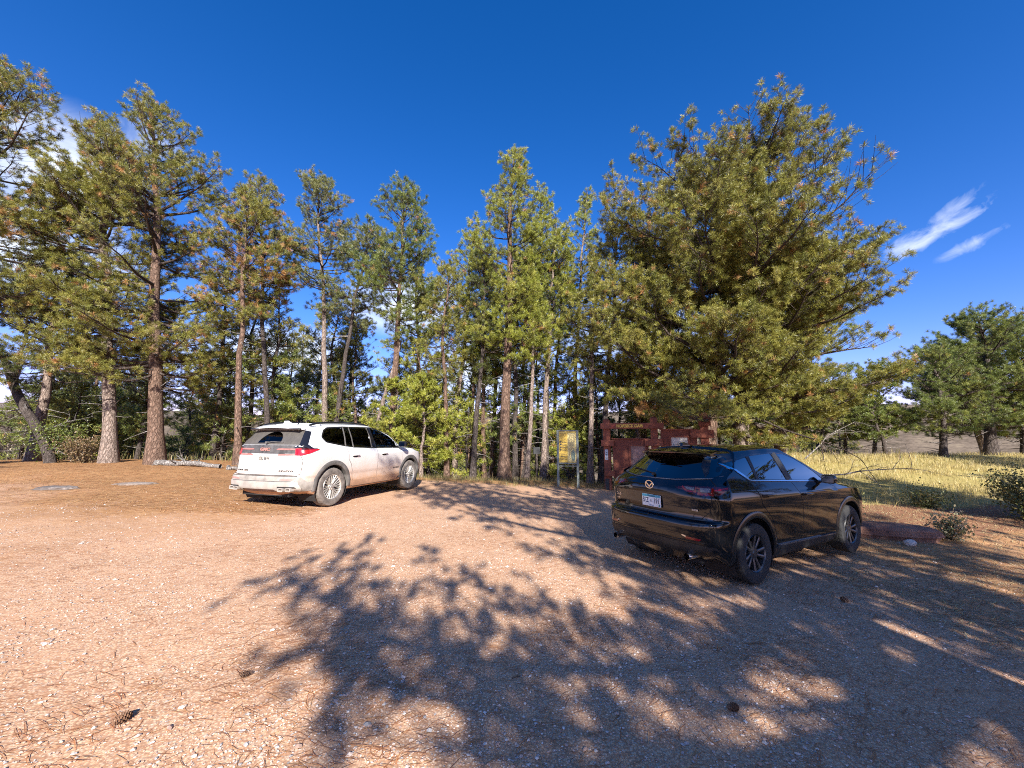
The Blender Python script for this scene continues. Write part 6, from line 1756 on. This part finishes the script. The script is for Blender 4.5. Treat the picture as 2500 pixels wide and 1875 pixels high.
def cloud(az, el, wu, wv, rot, scale, thr, strength, seed):
    """a drift of cloud round one direction of the sky"""
    global col
    a, e = R(az), R(el)
    c = Vector((math.sin(a)*math.cos(e), math.cos(a)*math.cos(e), math.sin(e)))
    r = Vector((math.cos(a), -math.sin(a), 0)); u = r.cross(c)
    r2 = r*math.cos(R(rot)) + u*math.sin(R(rot)); u2 = -r*math.sin(R(rot)) + u*math.cos(R(rot))
    def dot(v):
        n = nd(t, 'VectorMath'); n.operation = 'DOT_PRODUCT'; L(t, tc, n.inputs[0]); n.inputs[1].default_value = v; return n.outputs['Value']
    x = math_n(t, 'DIVIDE', dot(r2), wu); y = math_n(t, 'DIVIDE', dot(u2), wv); w = dot(c)
    d = math_n(t, 'SQRT', math_n(t, 'ADD', math_n(t, 'MULTIPLY', x, x), math_n(t, 'MULTIPLY', y, y)))
    m = math_n(t, 'MULTIPLY', math_n(t, 'SUBTRACT', 1.0, d, clamp=True), math_n(t, 'GREATER_THAN', w, 0))
    cb = nd(t, 'CombineXYZ'); L(t, math_n(t, 'MULTIPLY', x, wu*scale), cb.inputs[0]); L(t, math_n(t, 'MULTIPLY', y, wv*scale*1.5), cb.inputs[1]); cb.inputs[2].default_value = seed
    n = noise(t, 1.0, cb.outputs[0], 7, .60, .5)
    f = math_n(t, 'MULTIPLY', math_n(t, 'SUBTRACT', math_n(t, 'ADD', n, math_n(t, 'MULTIPLY', m, .55)), thr), 1.45, clamp=True)
    f = math_n(t, 'MULTIPLY', math_n(t, 'MULTIPLY', f, math_n(t, 'MULTIPLY', m, 3.0, clamp=True)), strength)
    col = mixc(t, f, col, (8.2, 8.6, 9.2))
cloud(50.2, 20.3, .085, .020, 24, 30, .62, .75, 1.3)
cloud(50.6, 21.6, .062, .018, 34, 30, .64, .55, 8.1)
cloud(51.8, 18.3, .052, .015, 20, 34, .63, .55, 4.4)
cloud(47.4, 19.7, .046, .024, 22, 30, .60, .75, 5.4)
cloud(-52.0, 25.0, .12, .11, 10, 10, .46, 1.0, 2.2)
cloud(-54.0, 17.0, .18, .09, 5, 9, .44, 1.0, 6.2)
cloud(-46.0, 30.0, .07, .05, 10, 14, .62, .6, 3.2)
cloud(-16.0, 18.5, .17, .085, 0, 10, .42, 1.0, 3.7)
cloud(-30.0, 11.5, .16, .06, 0, 10, .44, 1.0, 1.7)
cloud(-5.0, 10.0, .22, .10, 0, 7, .46, 1.0, 5.5)
cloud(18.0, 14.0, .30, .10, 0, 7, .50, .9, 9.5)
cloud(-34.0, 9.0, .20, .08, 0, 7, .48, .9, 11.5)
cloud(118.0, 32.0, .35, .11, 8, 5, .70, .8, 12.5)
cloud(150.0, 40.0, .6, .25, -6, 5, .50, .8, 14.5)
cloud(230.0, 45.0, .6, .25, 5, 5, .50, .8, 16.5)
L(t, col, bg.inputs[0]); L(t, bg.outputs[0], out.inputs[0])

sl = bpy.data.lights.new('sun', 'SUN'); sl.energy = 5.0; sl.angle = R(.42); sl.color = (1.0, .965, .90)
so = bpy.data.objects.new('sun', sl); COL.objects.link(so)
d = Vector((math.sin(SUN_AZ)*math.cos(SUN_EL), math.cos(SUN_AZ)*math.cos(SUN_EL), -math.sin(SUN_EL)))
so.rotation_euler = d.to_track_quat('-Z', 'Y').to_euler(); so.location = (0, 0, 40)
SC.view_settings.view_transform = 'Standard'; SC.view_settings.look = 'None'
SC.view_settings.exposure = 1.1; SC.view_settings.gamma = 1.0
SC.render.engine = 'CYCLES'
SC.cycles.use_denoising = False
SC.cycles.filter_width = 1.05
SC.cycles.max_bounces = 5; SC.cycles.transparent_max_bounces = 8
cd = bpy.data.cameras.new('camera'); cam = bpy.data.objects.new('camera', cd); COL.objects.link(cam)
cd.sensor_width = 36; cd.lens = 939 / 2500 * 36; cd.clip_end = 3000; cd.clip_start = .05
cam.location = (0, 0, 1.7726)
_f = Vector((0, math.cos(.13838), math.sin(.13838)))
cam.rotation_euler = (_f.to_track_quat('-Z', 'Y') @ Matrix.Rotation(.00331, 3, 'Z').to_quaternion()).to_euler()
SC.camera = cam
